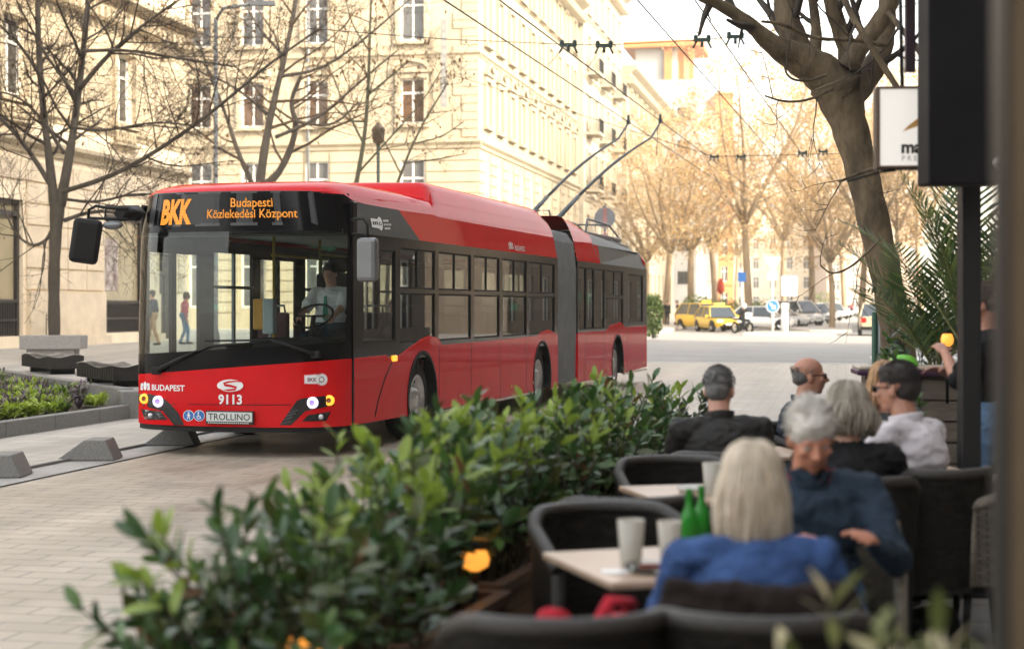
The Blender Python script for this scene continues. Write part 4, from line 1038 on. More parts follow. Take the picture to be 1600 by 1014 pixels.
# corner pillars
mb=MB(); 
for s in (1,-1): MB().rbox(s*1.262-.022,s*1.262+.022,.22,.36,.33,2.78,.012).build('corner_pillar',BLK,bus)
# bellows
mb=MB(); secs=[]; nf=18
for i in range(nf*2+1):
    k=1.0 if i%2==0 else .955; y=9.8+1.5*i/(nf*2)
    pr=[(1.235,.32),(1.255,1.2),(1.255,2.3),(1.2,2.75),(1.08,2.92),(.8,2.99),(-.8,2.99),(-1.08,2.92),(-1.2,2.75),(-1.255,2.3),(-1.255,1.2),(-1.235,.32)]
    secs.append((y,[(x*k,.32+(z-.32)*(k*.5+.5)) for x,z in pr]))
loft(mb,secs,0,False); mb.build('bellows',mat('bellows_grey',(.20,.205,.205),.7,var=.15,scale=3),bus)
# left side (doors), seen through the windscreen
lw=[(.32,.88,.5,2.25),(1.0,1.6,.5,2.25)]+[(a+.05,b-.05,1.16,2.3) for a,b in ((1.95,3.2),(4.9,6.2),(8.0,9.6))]+[(3.4,3.95,.5,2.25),(4.05,4.6,.5,2.25),(6.5,7.1,.5,2.25),(7.2,7.8,.5,2.25)]
band=MB(); cells(band,.25,9.8,.3,2.44,lw,0,0,.04)
lw2=[(a,b,1.16,2.3) for a,b in ((11.5,12.8),(13.9,15.2),(15.6,17.2))]
cells(band,11.3,18.05,.3,2.44,lw2,0,0,.04); band.xf(MX(-1.275)); lso=band.build('door_side_wall',BLK,bus)
mb=MB()
for o in lw+lw2: mb.quad((-1.26,o[0],o[2]),(-1.26,o[1],o[2]),(-1.26,o[1],o[3]),(-1.26,o[0],o[3]))
mb.build('door_side_glass',glass('clear_glass',(.93,.97,.95)),bus)
mb=MB()
for a,b in ((2.55,2.6),(5.5,5.55),(8.8,8.85)): mb.box(-1.255,-1.22,a,b,1.16,2.3)
for a,b in ((1.95,3.2),(4.9,6.2),(8.0,9.6)): mb.box(-1.255,-1.22,a+.05,b-.05,1.85,1.89)
mb.build('window_bar',STEEL,bus)
# ------- interior
INT=mat('interior_grey',(.34,.36,.35),.6,var=.05); SEAT=mat('seat_plush',(.08,.03,.035),.9,var=.4,scale=40); YEL=mat('yellow_pole',(.65,.42,.03),.4,var=0)
mb=MB(); mb.box(-.62,.62,.0,17.9,.36,.4,0); mb.box(-1.2,1.2,.4,17.9,2.50,2.52,1); mb.box(-1.21,1.21,.10,.55,2.42,2.47,0); mb.box(-1.2,1.2,17.9,17.95,.4,2.5,1)
mb.box(1.2,1.225,.4,17.9,1.08,1.16,1); mb.build('interior_shell',[mat('bus_floor',(.05,.05,.055),.6,var=.2),INT],bus)
mb=MB(); 
mb.grid(lambda u,v:Vector((-1.2+2.4*u,max(yf(-1.2+2.4*u,1)+.03,-.4)+(.5*v),1.0+.12*u-.03*v*v)),12,4); mb.rbox(.1,1.15,.15,.62,.9,1.28,.06); mb.box(-1.15,.1,.2,.3,.4,1.02)
mb.build('dashboard',BLKM,bus)
mb=MB(); 
for k in range(24):
    a=2*pi*k/24; b=2*pi*(k+1)/24
    c=Vector((.66,.62,1.52)); e1=Vector((1,0,0)); e2=Vector((0,.75,.55)).normalized()
    mb.tube([c+(e1*cos(a)+e2*sin(a))*.22,c+(e1*cos(b)+e2*sin(b))*.22],.014,6)
mb.tube([(.66,.62,1.52),(.66,.5,1.2)],.03,8); mb.tube([(.46,.62,1.52),(.86,.62,1.52)],.014,6); mb.build('steering_wheel',BLKM,bus)
mb=MB(); mb.rbox(.40,.94,1.30,1.42,1.15,2.02,.04); mb.rbox(.40,.94,.86,1.35,1.1,1.22,.04); mb.rbox(.54,.80,1.32,1.42,2.03,2.2,.04); mb.box(.45,.8,1,1.3,.4,.92); mb.build('driver_seat',mat('driver_seat_cloth',(.03,.03,.035),.9,var=.2),bus)
mb=MB(); mb.box(.12,1.2,1.66,1.70,.4,1.25); mb.box(.12,.16,.55,1.66,.4,1.15); mb.build('cab_partition',INT,bus)
MB().quad((.14,1.68,1.25),(1.2,1.68,1.25),(1.2,1.68,2.3),(.14,1.68,2.3)).build('cab_glass',glass('cab_glass',(.7,.75,.74)),bus)
x,z=-.28,1.4
mb=MB(); mb.rbox(-.42,-.28,1.35,1.45,1.35,1.72,.02,0); mb.rbox(-.275,-.13,1.3,1.42,1.30,1.72,.02,1); mb.tube([(-.2,1.36,.4),(-.2,1.36,1.35)],.02,8,1); mb.build('ticket_machine',[mat('machine_orange',(.7,.32,.03),.4,var=0),mat('machine_grey',(.45,.50,.52),.4,var=0)],bus)
def seat_pair(x,y,back=1):
    mb=MB(); mb.rbox(x-.22,x+.22,y-.2,y+.2,.84,.92,.03); mb.rbox(x-.22,x+.22,y+.14*back,y+.22*back+.001,.9,1.55,.03) if back>0 else mb.rbox(x-.22,x+.22,y-.22,y-.14,.9,1.55,.03)
    mb.tube([(x-.17,y+.18*back,1.5),(x-.15,y+.18*back,1.64),(x+.15,y+.18*back,1.64),(x+.17,y+.18*back,1.5)],.016,6,1); mb.tube([(x,y,.4),(x,y,.85)],.04,8,1)
    mb.build('passenger_seat',[SEAT,INT],bus)
for y in (2.75,3.6,4.4,5.2,7.2,8.2,9.2): seat_pair(.98,y); seat_pair(.5,y)
for y in (3.0,5.2,6.0,8.6): seat_pair(-.95,y)
for y in (11.9,12.8,13.7,15.6,16.4,17.2): seat_pair(.98,y); seat_pair(-.95,y)
mb=MB()
for (x,y) in ((-.32,1.75),(-.35,3.3),(.3,3.3),(-.35,4.7),(.3,5.6),(-.35,6.4),(.3,7.8),(-.35,7.9),(.3,9.5),(.35,12.2),(-.3,13.2),(.35,15)): mb.tube([(x,y,.4),(x,y,2.5)],.019,8)
for x in (-.35,.3): mb.tube([(x,1.75,2.25),(x,9.5,2.25)],.017,8)
mb.build('grab_pole',YEL,bus)
mb=MB(); mb.tube([(-1.15,.9,1.02),(-.85,.85,1.1),(-.5,.8,1.1),(-.45,.8,.5)],.02,8); mb.tube([(-1.16,.35,1.0),(-1.0,.3,1.02),(-.95,.3,.6)],.02,8); mb.build('grab_rail',mat('rail_maroon',(.16,.03,.04),.4,var=0),bus)
for (y,z) in ((7.3,1.62),(7.45,1.62)): MB().rbox(1.15,1.2,y-.05,y+.05,z-.05,z+.05,.01).build('green_reflection_glow',mat('green_glow',(.05,.9,.45),.3,var=0,emit=.22),bus)  # glowing boxes added in place of green reflections in the side glass
for (y,z) in ((11.55,1.80),(11.75,1.80),(12.45,1.74),(12.62,1.80)): MB().rbox(1.18,1.225,y-.05,y+.05,z-.09,z+.09,.01).build('green_reflection_glow',MATS['green_glow'],bus)
# ------- mirrors
def mirror_left():
    c=bus_pt(134,377,-.55); mb=MB()
    mb.rbox(-.155,.155,-.09,.09,-.245,.245,.05); mb.xf(Matrix.Translation(c)@Matrix.Rotation(radians(28),4,'Z')@Matrix.Rotation(radians(8),4,'Y'))
    o=mb.build('mirror',BLKM,bus)
    a=MB(); q=[bus_pt(*p,-.5) for p in ((138,346),(139,328),(150,322),(168,325),(200,327))]; a.tube(q,.017,8); q=[bus_pt(*p,-.5) for p in ((137,341),(165,342),(200,343))]; a.tube(q,.016,8)
    q=[bus_pt(*p,-.5) for p in ((166,324),(164,340),(170,347))]; a.tube(q,.012,6)
    A=bus_pt(188,334,-.4); B=bus_pt(216,333,-.05); d=B-A
    a.tube([bus_pt(186,334,-.45),bus_pt(202,333,-.3),bus_pt(217,333,0.02)],[.085,.085,.09],4); a.build('mirror_arm',BLKM,o)
    m=MB(); c=bus_pt(176,352,-.5); m.ball(c,(.12,.06,.05),0,3,None); m.build('kerb_mirror',STEEL,o)
    return o
mirror_left()
c=bus_pt(574.5,406,-.18); mb=MB(); mb.rbox(-.118,.118,-.06,.06,-.235,.235,.045); mb.xf(Matrix.Translation(c)@Matrix.Rotation(radians(-8),4,'Z')); mo=mb.build('mirror',mat('mirror_grey',(.16,.165,.17),.35,.3,var=.1),bus)
mb=MB(); mb.tube([bus_pt(*p,-.1) for p in ((550,345),(553,342),(568,342),(574,352),(575,376))],.015,8); mb.tube([bus_pt(*p,-.1) for p in ((550,366),(562,366),(574,370))],.014,8); mb.build('mirror_arm',BLKM,mo)
# ------- side graphics
def sdec(mb,pts,x,mi=0):
    qs=[side_pt(*p,1.245) for p in pts]
    # put on the slanted cove plane
    vs=[]
    for q in qs:
        k=(q.z-2.44)/.345; vs.append((1.276-.07*k+.006+x,q.y,q.z))
    mb.add(vs,[list(range(len(vs)))],mi)
def pill_s(mb,p0,p1,x):
    pass
mb=MB()
sdec(mb,[(579,341),(590,342.5),(592,339),(595,340),(596.5,344),(597,352),(595.5,358),(592.5,361),(590,357.5),(579,355)],0,0); sdec(mb,disc(592.8,350,2.6,12),.003,1); sdec(mb,disc(592.8,350,1.5,12),.005,0)
for k,x in enumerate((581,584,587)): sdec(mb,[(x,346),(x+2.0,346.3),(x+2.0,351.5),(x,351.2)],.003,1)
for i,(y,x1) in enumerate(((343.5,607),(349.5,611),(355.5,608))):
    n=5
    for k in range(n):
        x=598.5+(x1-598.5)*k/n; sdec(mb,[(x,y),(x+1.3,y+.1),(x+1.3,y+3.4),(x,y+3.3)],.003,0)
mb.build('side_badge',[WHT,BLKM],bus)
mb=MB(); crest(mb,792.5,377,8,13,lambda m,p:sdec(m,p,0)); vs,fs=text_mesh('BUDAPEST',1,.02,'LEFT'); w=max(v.x for v in vs)
a=side_pt(802,391,1.24); b=side_pt(818,391.5,1.24); hh=.075
mb.add([(1.276-.07*((a.z+v.y/.72*hh-2.44)/.345)+.006,a.y+(b.y-a.y)*v.x/w,a.z+v.y/.72*hh) for v in vs],fs); mb.build('side_city_name',mat('faded_white',(.62,.5,.5),.5,var=0),bus)
# ------- trolley gear
Hd=[Vector((2.76,37.9,6.0)),Vector((3.5,37.7,6.0))]
for i,(a,hd) in enumerate(zip((-.3,.3),Hd)):
    b0=Vector((a,13.2,3.12)); e=bus_local(hd); mb=MB()
    d=e-b0; E0=e+Vector((-.04,-1.05,-.50)); d=E0-b0; pts=[b0+d*t+Vector((0,0,.16*sin(pi*t))) for t in [k/12 for k in range(13)]]; pts.append(e-Vector((.01,.3,.16))); pts.append(e)
    mb.tube(pts[:4],[.05,.05,.045,.04],8); mb.tube(pts[3:],[.032]*6+[.026]*(len(pts)-9),8)
    mb.rbox(e.x-.035,e.x+.035,e.y-.12,e.y+.12,e.z-.05,e.z+.05,.012); mb.tube([e,e+Vector((0,-.04,.16))],.03,8); mb.tube([pts[-2],pts[-2]+Vector((0,-.1,-.4)),pts[-2]+Vector((0,-.15,-.7))],.008,4)
    mb.build('trolley_pole',mat('pole_grey',(.05,.068,.075),.5,.2,var=.1),bus)
mb=MB(); mb.rbox(-.6,.6,12.9,13.6,3.02,3.14,.03); 
for s in (-.3,.3): mb.tube([(s-.12,13.0,3.1),(s-.12,12.7,3.42),(s+.12,12.7,3.42),(s+.12,13.0,3.1)],.022,6)
mb.tube([(.95,13.4,3.0),(.95,13.6,3.3),(.95,15.6,3.28),(.95,16.6,3.08)],.022,6); mb.tube([(.3,13.4,3.05),(.3,13.6,3.32),(.3,15.6,3.3),(.3,16.6,3.1)],.022,6); mb.tube([(.3,15.6,3.3),(.95,15.6,3.28)],.02,6)
for k in range(5): mb.tube([(1.0,14+k*.8,2.85),(1.02,14+k*.8,2.98)],.015,6)
mb.tube([(1.02,13.6,2.98),(1.02,17.5,2.9)],.015,6)
mb.build('pole_base',STEEL,bus)
mb=MB(); mb.rbox(-.9,.9,13.5,17.2,2.98,3.08,.03); mb.build('roof_unit',mat('roof_unit_grey',(.16,.14,.13),.5,var=.1),bus)
# under body
mb=MB(); mb.box(-1.1,1.1,.1,9.7,.3,.35); mb.box(-1.1,1.1,11.4,17.9,.3,.35); mb.build('underbody',BLKM,bus)
# ------------------------------------------------------------------ people
SKIN=mat('skin',(.52,.27,.19),.5,var=.06,scale=12); SKIN2=mat('skin_tanned',(.42,.20,.13),.5,var=.06,scale=12); EYE=mat('eye_white',(.34,.31,.29),.3,var=0); IRIS=mat('iris_dark',(.03,.02,.015),.15,var=0)
def cloth(name,col,var=.18,scale=7,bump=.5,rough=.85,bscale=26): return mat(name,col,rough,var=var,scale=scale,bump=bump,bscale=bscale,stretch=(1,1,.6),spec=.2)
_sph=[]
for j in range(9):
    th=-pi/2+pi*j/8
    _sph.append([(cos(th)*cos(2*pi*k/14),cos(th)*sin(2*pi*k/14),sin(th)) for k in range(14)])
class Body:
    def __init__(s): s.mb=MB(); s.pr=[]
    def cap(s,p0,r0,p1,r1,m,flat=None):
        # tapered capsule; flat=(axis vector, factor) squashes it along an axis
        p0,p1=Vector(p0),Vector(p1); a=p1-p0; L=a.length or 1e-6; a=a/L
        u=a.orthogonal().normalized(); w=a.cross(u); vs=[]
        for j,ring in enumerate(_sph):
            for half in ((0,) if j<4 else (1,) if j>4 else (0,1)):
                c,r=(p0,r0) if half==0 else (p1,r1)
                for x,y,z in ring:
                    d=u*x+w*y+a*z
                    if flat: d=d-flat[0]*(d.dot(flat[0])*(1-flat[1]))
                    vs.append(c+d*r)
        n=14; rows=len(vs)//n
        fs=[[i*n+k,i*n+(k+1)%n,(i+1)*n+(k+1)%n,(i+1)*n+k] for i in range(rows-1) for k in range(n)]
        s.mb.add(vs,fs); s.pr.append(('c',p0,r0,p1,r1,m,flat))
    def ell(s,c,r,m,M=None):
        M3=M.to_3x3() if M is not None else Matrix.Identity(3); c=Vector(c)
        bm=bmesh.new(); bmesh.ops.create_icosphere(bm,subdivisions=3,radius=1)
        for v in bm.verts: v.co=c+M3@Vector((v.co.x*r[0],v.co.y*r[1],v.co.z*r[2]))
        s.mb.bm(bm); s.pr.append(('e',c,r,M3,m))
    def finish(s,name,mats,parent,voxel,smooth=3,wr=None,seed=0):
        o=s.mb.build(name,mats); rm=o.modifiers.new('r','REMESH'); rm.mode='VOXEL'; rm.voxel_size=voxel
        if smooth: sm=o.modifiers.new('s','SMOOTH'); sm.factor=.5; sm.iterations=smooth
        dg=bpy.context.evaluated_depsgraph_get(); me=bpy.data.meshes.new_from_object(o.evaluated_get(dg)); old=o.data
        o.modifiers.clear(); o.data=me; bpy.data.meshes.remove(old); me.name=name
        me.materials.clear()
        for m in mats: me.materials.append(m)
        n=len(me.polygons); c=np.empty(n*3); me.polygons.foreach_get('center',c); c=c.reshape(-1,3)
        best=np.full(n,1e9); mi=np.zeros(n,np.int32)
        for p in s.pr:
            if p[0]=='c':
                _,p0,r0,p1,r1,m,fl=p; a=np.array(p1-p0); L2=max(a.dot(a),1e-9); q=c-np.array(p0); t=np.clip(q@a/L2,0,1)
                dv=q-t[:,None]*a
                if fl is not None: f=np.array(fl[0]); dv=dv+np.outer(dv@f,f)*(1/fl[1]-1)
                d=np.linalg.norm(dv,axis=1)-(r0+(r1-r0)*t)
            else:
                _,c0,r,M3,m=p; q=(c-np.array(c0))@np.array(M3); d=(np.linalg.norm(q/np.array(r),axis=1)-1)*min(r)
            k=d<best; best[k]=d[k]; mi[k]=m
        me.polygons.foreach_set('material_index',mi); me.polygons.foreach_set('use_smooth',np.ones(n,bool))
        if wr:
            vm=np.zeros(len(me.vertices),bool)
            for p in me.polygons:
                if p.material_index in wr[0]: 
                    for i in p.vertices: vm[i]=True
            nr=[v.normal.copy() for v in me.vertices]
            for i,v in enumerate(me.vertices):
                if vm[i]:
                    q=v.co; k=mnoise.noise(Vector((q.x*9+seed,q.y*9,q.z*17)))+.5*mnoise.noise(Vector((q.x*24+seed,q.y*24,q.z*34)))
                    v.co=q+nr[i]*(wr[1]*(k-.1))
        me.update(); o.parent=parent; return o
def ik(a,t,l1,l2,hint):
    d=t-a; L=min(d.length,l1+l2-.004); d.normalize(); x=(l1*l1-l2*l2+L*L)/(2*L); h=sqrt(max(l1*l1-x*x,0)); hint=Vector(hint); hint=(hint-d*hint.dot(d)).normalized()
    return a+d*x+hint*h, a+d*L
def hand(b,w,f,n,side,m,curl=.5,sc=1.0):
    f=f.normalized(); n=(n-f*n.dot(f)).normalized(); x=f.cross(n)*side      # x: towards thumb
    b.cap(w,.026*sc,w+f*.045*sc+x*.004,.036*sc,m,(n,.5)); b.cap(w+f*.04*sc-x*.015*sc,.026*sc,w+f*.075*sc,.03*sc,m,(n,.5))
    for k,(o,L) in enumerate(((.030,.070),(.010,.078),(-.011,.072),(-.031,.056))):
        p=w+f*(.085-.004*abs(k-1))*sc+x*o*sc; a=curl*(.35+.08*k); d=f
        for j,s in enumerate((.45,.32,.23)):
            a2=a*(1+j*.7); d=(f*cos(a2)+n*sin(a2)+x*(o*1.2)).normalized(); q=p+d*L*s*sc; b.cap(p,(.0092-.0008*j)*sc,q,(.0086-.0009*j)*sc,m); p=q
    p=w+f*.022*sc+x*.028*sc
    for L,dd in ((.036,f*.65+x*.75+n*.25),(.030,f*.85+x*.35+n*.45),(.024,f*.95+x*.1+n*.5)):
        q=p+dd.normalized()*L*sc; b.cap(p,.012*sc,q,.0105*sc,m); p=q
def person(label,loc,rz,top,bottom,shoe=BLKM,skin=SKIN,sit=.40,lean=8,hy=0,hp=0,hr=0,handL=None,handR=None,hair=None,bulk=1.0,voxel=.0075,feet=None,sleeve=1.0,sc=1.0,group=None,curl=.5,twist=0,hands=True,elbow=None,collar=None,face=True,shoulder=.185,zoff=0,knee=.43):
    root=thing('person',label,'person',loc,rz,group); b=Body()
    hz=(sit+.10) if sit else .93; H0=Vector((0,0,hz+zoff)); l=radians(lean); U=Vector((0,sin(l),cos(l))); Fw=Vector((0,cos(l),-sin(l))); X=Vector((cos(radians(twist)),sin(radians(twist)),0))
    TW=Matrix.Rotation(radians(twist),4,'Z'); Mx=TW@Matrix.Rotation(-l,4,'X')
    up=lambda k,f=0,x=0:H0+U*k+Fw*f+X*x
    # torso
    b.ell(up(.03),(.178*bulk,.135*bulk,.13),2,Mx); b.ell(up(.16,.005),(.160*bulk,.122*bulk,.14),1,Mx); b.ell(up(.34,-.005),(.180*bulk,.128*bulk,.17),1,Mx)
    b.cap(up(.445,-.015,-shoulder*.75),.068*bulk**.5,up(.445,-.015,shoulder*.75),.068*bulk**.5,1); b.cap(up(.44),.085*bulk,up(.515,.0),.058*bulk**.5,1)
    nb=up(.505,.008); 
    hd=Matrix.Rotation(radians(hy),4,'Z')@Matrix.Rotation(-l*.35-radians(hp),4,'X')@Matrix.Rotation(radians(hr),4,'Y')
    hc=nb+U*.10+Vector((0,0,.065))+hd@Vector((0,.028,0))
    b.cap(up(.45,-.005),.066*bulk**.3,hc+hd@Vector((0,-.02,-.06)),.056,0)
    HP=lambda x,y,z:hc+hd@Vector((x,y,z))
    b.ell(HP(0,-.018,.038),(.077,.096,.082),0,hd); b.ell(HP(0,.018,-.03),(.063,.074,.088),0,hd); b.cap(HP(-.03,.038,-.082),.024,HP(.03,.038,-.082),.024,0); b.ell(HP(0,.058,-.092),(.026,.024,.02),0,hd)
    if face:
        b.cap(HP(0,.090,.012),.008,HP(0,.110,-.022),.0135,0); b.ell(HP(.012,.098,-.026),(.011,.011,.009),0,hd); b.ell(HP(-.012,.098,-.026),(.011,.011,.009),0,hd)
        b.cap(HP(-.042,.074,.022),.010,HP(.042,.074,.022),.010,0); b.cap(HP(-.018,.085,-.053),.0075,HP(.018,.085,-.053),.0075,0); b.cap(HP(-.016,.083,-.063),.008,HP(.016,.083,-.063),.008,0)
        for s in (-1,1): b.ell(HP(s*.04,.068,-.018),(.022,.018,.018),0,hd)
    for s in (-1,1): b.ell(HP(s*.077,-.006,-.012),(.010,.022,.032),0,hd@Matrix.Rotation(s*.3,4,'Z'))
    # arms
    for s,tgt in ((-1,handL),(1,handR)):
        sh=up(.44,-.01,s*shoulder); t=Vector(tgt) if tgt is not None else sh+Vector((s*.05,.02,-.54))
        eh=Vector(elbow) if elbow else Vector((s*.5,-.6,-.6))
        if elbow: eh=Vector((eh.x*s,eh.y,eh.z))
        el,wr=ik(sh,t,.29,.265,eh)
        k=bulk**.6
        b.cap(sh,.066*k,el,.050*k,1)
        if sleeve>=1: b.cap(el,.050*k,wr-(wr-el)*.06,.034*k,1); b.cap(el,.04,wr,.026,0)
        else: b.cap(sh,.072*k,sh.lerp(el,.75),.066*k,1); b.cap(el,.043,wr,.027,0)
        if hands: 
            f=(wr-el).normalized(); hand(b,wr,f+Vector((0,.12,-.12)),Vector((-s*.5,.1,-.85)),s,0,curl)
    # legs
    for s in (-1,1):
        hp_=H0+Vector((s*.095,.0,-.02)); 
        ft=Vector(feet[0 if s<0 else 1]) if feet else (Vector((s*.12,.40,.085)) if sit else Vector((s*.1,.0,.085)))
        kn,an=ik(hp_,ft,knee,.42,(s*.15,1,.6) if sit else (0,1,0))
        b.cap(hp_,.098*bulk**.5,kn,.062,2); b.cap(kn,.060,kn.lerp(an,.35),.058,2); b.cap(kn.lerp(an,.3),.060,an,.047,2)
        b.cap(an+Vector((0,-.02,-.035)),.042,an+Vector((s*.03,.16,-.052)),.034,3); b.cap(an,.045,an+Vector((0,-.01,-.03)),.042,3)
    o=b.finish('body',[skin,top,bottom,shoe],root,voxel,3,((1,2),.012*bulk),R.random()*50)
    if face:
        for s in (-1,1):
            e=MB(); e.ball(HP(s*.031,.072,.004),.0125,0,2); e.ball(HP(s*.031,.0805,.004),(.0055,.005,.0055),1,1); e.build('eye',[EYE,IRIS],root)
    if hair: hair(root,HP,hd)
    if collar: 
        cb=MB(); n=24; ring=[]
        c0=up(.485,-.002); 
        def fn(u,v):
            a=2*pi*u; rr=.072+.012*v; q=c0+X*(rr*cos(a))+Fw*(rr*1.0*sin(a))+U*(.0+.055*v+(-.03 if sin(a)>.75 else 0)); return q
        cb.grid(fn,n,3); cb.build('collar',collar,root,solid=.006)
    if sc!=1: root.scale=(sc,)*3
    root['hc']=[*hc]
    return root,HP,hd
def short_hair(m,full=1.0,low=0,vox=.006,bald=0):
    def fn(root,HP,hd):
        b=Body()
        if not bald:
            b.ell(HP(0,-.024,.046),(.0815*full,.098*full,.086*full),0,hd); b.ell(HP(0,.03,.085),(.06,.05,.035),0,hd)
        b.ell(HP(0,-.055,-.0),(.074,.066,.07),0,hd)
        for s in (-1,1): b.cap(HP(s*.073,-.012,.035),.012,HP(s*.074,.008,.0),.008,0)
        if low: b.cap(HP(-.03,-.065,-.06),.03,HP(.03,-.065,-.06),.03,0)
        o=b.finish('hair',[m],root,vox,1,((0,),.010),3)
        r=random.Random(int(full*1000)); tf=MB()
        for i in range(0 if vox>.01 else 520):
            a=r.uniform(0,2*pi); el=r.uniform(-.25,1.5); 
            if sin(a)>.45 and el<.55: continue
            if bald and el>.25: continue
            c0=Vector((cos(a)*cos(el)*.080*full,sin(a)*cos(el)*.097*full-.024,sin(el)*.084*full+.046)); nr=Vector((cos(a)*cos(el),sin(a)*cos(el),sin(el))); tg=Vector((0,-.7,-.8)); tg=(tg-nr*tg.dot(nr)); tg=tg.normalized()*.8+rv(r)*(.4 if full>1.06 else .2)
            L=r.uniform(.018,.036)*(1.4 if full>1.06 else .6); p0=HP(*c0); q1=HP(*(c0+nr*.006+tg*L*.5)); q2=HP(*(c0+nr*.009+tg*L)); tf.tube([p0,q1,q2],[.0028,.0024,.0010],3,0,cap=False)
        if tf.v: tf.build('strands',[m],o)
    return fn
def long_hair(m,length=.22,n=620,flare=.02,fr=.12,seed=5,vol=1.0,wave=0.0):
    def fn(root,HP,hd):
        r=random.Random(seed); b=Body(); b.ell(HP(0,-.026,.046),(.084*vol,.100*vol,.088*vol),0,hd); b.ell(HP(0,-.05,-.02),(.078*vol,.07,.09),0,hd); b.ell(HP(0,.028,.085),(.062,.05,.036),0,hd)
        o=b.finish('hair',[m],root,.007,2,((0,),.008),seed)
        mb=MB()
        for i in range(n):
            a=r.uniform(-pi*.5-pi*.80,-pi*.5+pi*.80); el=r.uniform(.0,1.45)
            d=Vector((cos(a)*cos(el)*.087*vol,sin(a)*cos(el)*.102*vol-.024,sin(el)*.088*vol+.046)); pts=[HP(*d)]
            ph=r.uniform(0,6); out=r.uniform(.0,flare)
            L=length*r.uniform(.82,1.05); e=1.045+r.uniform(-.02,.05)
            # follow skull to the equator, then hang
            k=el
            while k>.05:
                k-=.28; k2=max(k,0); pts.append(HP(cos(a)*cos(k2)*.087*vol*e,sin(a)*cos(k2)*.102*vol*e-.024,sin(k2)*.088*vol*e+.046))
            base=pts[-1]; side=(hd@Vector((cos(a),sin(a)*.8,0)))
            for j in range(1,7):
                t=j/6; q=base+Vector((0,0,-L*t))+side*(out*sin(t*2.2)-.014*t*t)+Vector((sin(ph+t*9),cos(ph+t*7),0))*(.003+wave*t); pts.append(q)
            mb.tube(pts,[.0045]*(len(pts)-2)+[.0038,.0015],4,r.choice((0,0,1)),cap=False)
        m2=mat(m.name+'_light',tuple(min(1,c*1.35) for c in m.diffuse_color[:3]) if False else HAIRC[m.name],.5,var=.15,scale=30)
        mb.build('strands',[m,m2],o)
    return fn
HAIRC={}
def hairm(name,c,c2): HAIRC[name]=c2; return mat(name,c,.5,var=.25,scale=30,bump=.4,bscale=120,stretch=(1,1,.2))
BLOND=hairm('blond_hair',(.56,.46,.34),(.70,.60,.47)); ASHY=hairm('ash_grey_hair',(.26,.22,.17),(.40,.35,.28)); GINGER=hairm('ginger_hair',(.34,.19,.09),(.45,.27,.13))
GREYH=mat('grey_hair',(.20,.19,.185),.75,col2=(.09,.085,.08),scale=60,bump=.6,bscale=160); WHITEH=mat('white_hair',(.62,.58,.52),.6,var=.15,scale=40,bump=.4,bscale=140); DARKH=mat('dark_hair',(.022,.016,.013),.6,var=.3,scale=60,bump=.6,bscale=160)
BLUEK=cloth('cobalt_jumper',(.042,.085,.215),.2,14,.6); DENIM=cloth('dark_denim',(.024,.038,.058),.35,9,.5); BLACKC=cloth('black_coat',(.010,.010,.011),.2); DKJ=cloth('charcoal_jacket',(.028,.026,.024),.25,8,.4,.6); WSH=cloth('white_shirt',(.62,.58,.60),.05,6,.7,.75,14)
NAVY=cloth('navy_cloth',(.02,.03,.05)); JEANS=cloth('blue_jeans',(.12,.20,.32),.25,10,.3); PINKC=cloth('pink_coat',(.45,.12,.14)); TAN=cloth('tan_trousers',(.35,.22,.12)); PUFF=cloth('grey_puffer',(.075,.08,.085),.15,5,.3,.5); OLIVE=cloth('grey_green_jacket',(.10,.10,.095))
TR=radians(-17)
def put(px,d,z=0.012): return (P(px,0,d).x,d,z)
# cafe guests
person('woman with long blond hair in a cobalt blue jumper at the front table',put(1178,4.52),radians(-6),BLUEK,NAVY,hair=long_hair(BLOND,.25,900,.035,seed=3,vol=.96),lean=12,hy=-10,hp=6,handL=(-.2,.42,.80),handR=(.24,.40,.80),bulk=1.04,sc=.95,voxel=.0075,face=True,elbow=(.55,-.4,-1),feet=((-.12,.30,.09),(.12,.30,.09)),shoulder=.20)
dm,HPd,_=person('white haired man in dark denim jacket leaning over the front table towards the blond woman',put(1262,6.0),radians(172),DENIM,JEANS,hair=short_hair(WHITEH,1.08,1),lean=15,hp=22,hy=12,hr=4,handL=(-.20,.48,.81),handR=(.10,.50,.80),bulk=1.22,skin=mat('skin_ruddy',(.50,.21,.13),.5,var=.08,scale=14),voxel=.0075,elbow=(.6,-.2,-1),collar=DENIM,shoulder=.21)
MB().tube([HPd(.075*cos(a),-.015+.075*sin(a),-.155-.012*sin(a)) for a in [pi*k/12 for k in range(13)]],.02,8).build('red_scarf',cloth('dark_red_scarf',(.30,.02,.03)),dm)
person('grey haired man in a charcoal jacket seated right beside the laurel hedge',put(1134,8.75),radians(8),DKJ,NAVY,hair=short_hair(GREYH,1.03,0),lean=14,hy=-28,hp=6,handL=(-.12,.44,.78),handR=(.22,.44,.78),bulk=1.22,voxel=.0085,collar=DKJ,shoulder=.225,elbow=(.55,-.4,-1))
bm_,HPb,hdb=person('bald man with dark sunglasses looking to the right beyond the white haired man',put(1243,10.3),radians(-120),NAVY,NAVY,skin=SKIN2,hair=short_hair(GREYH,1.0,0,bald=1),lean=6,hy=26,handL=(-.15,.42,.80),handR=(.15,.42,.80),bulk=1.1,voxel=.0085,collar=NAVY)
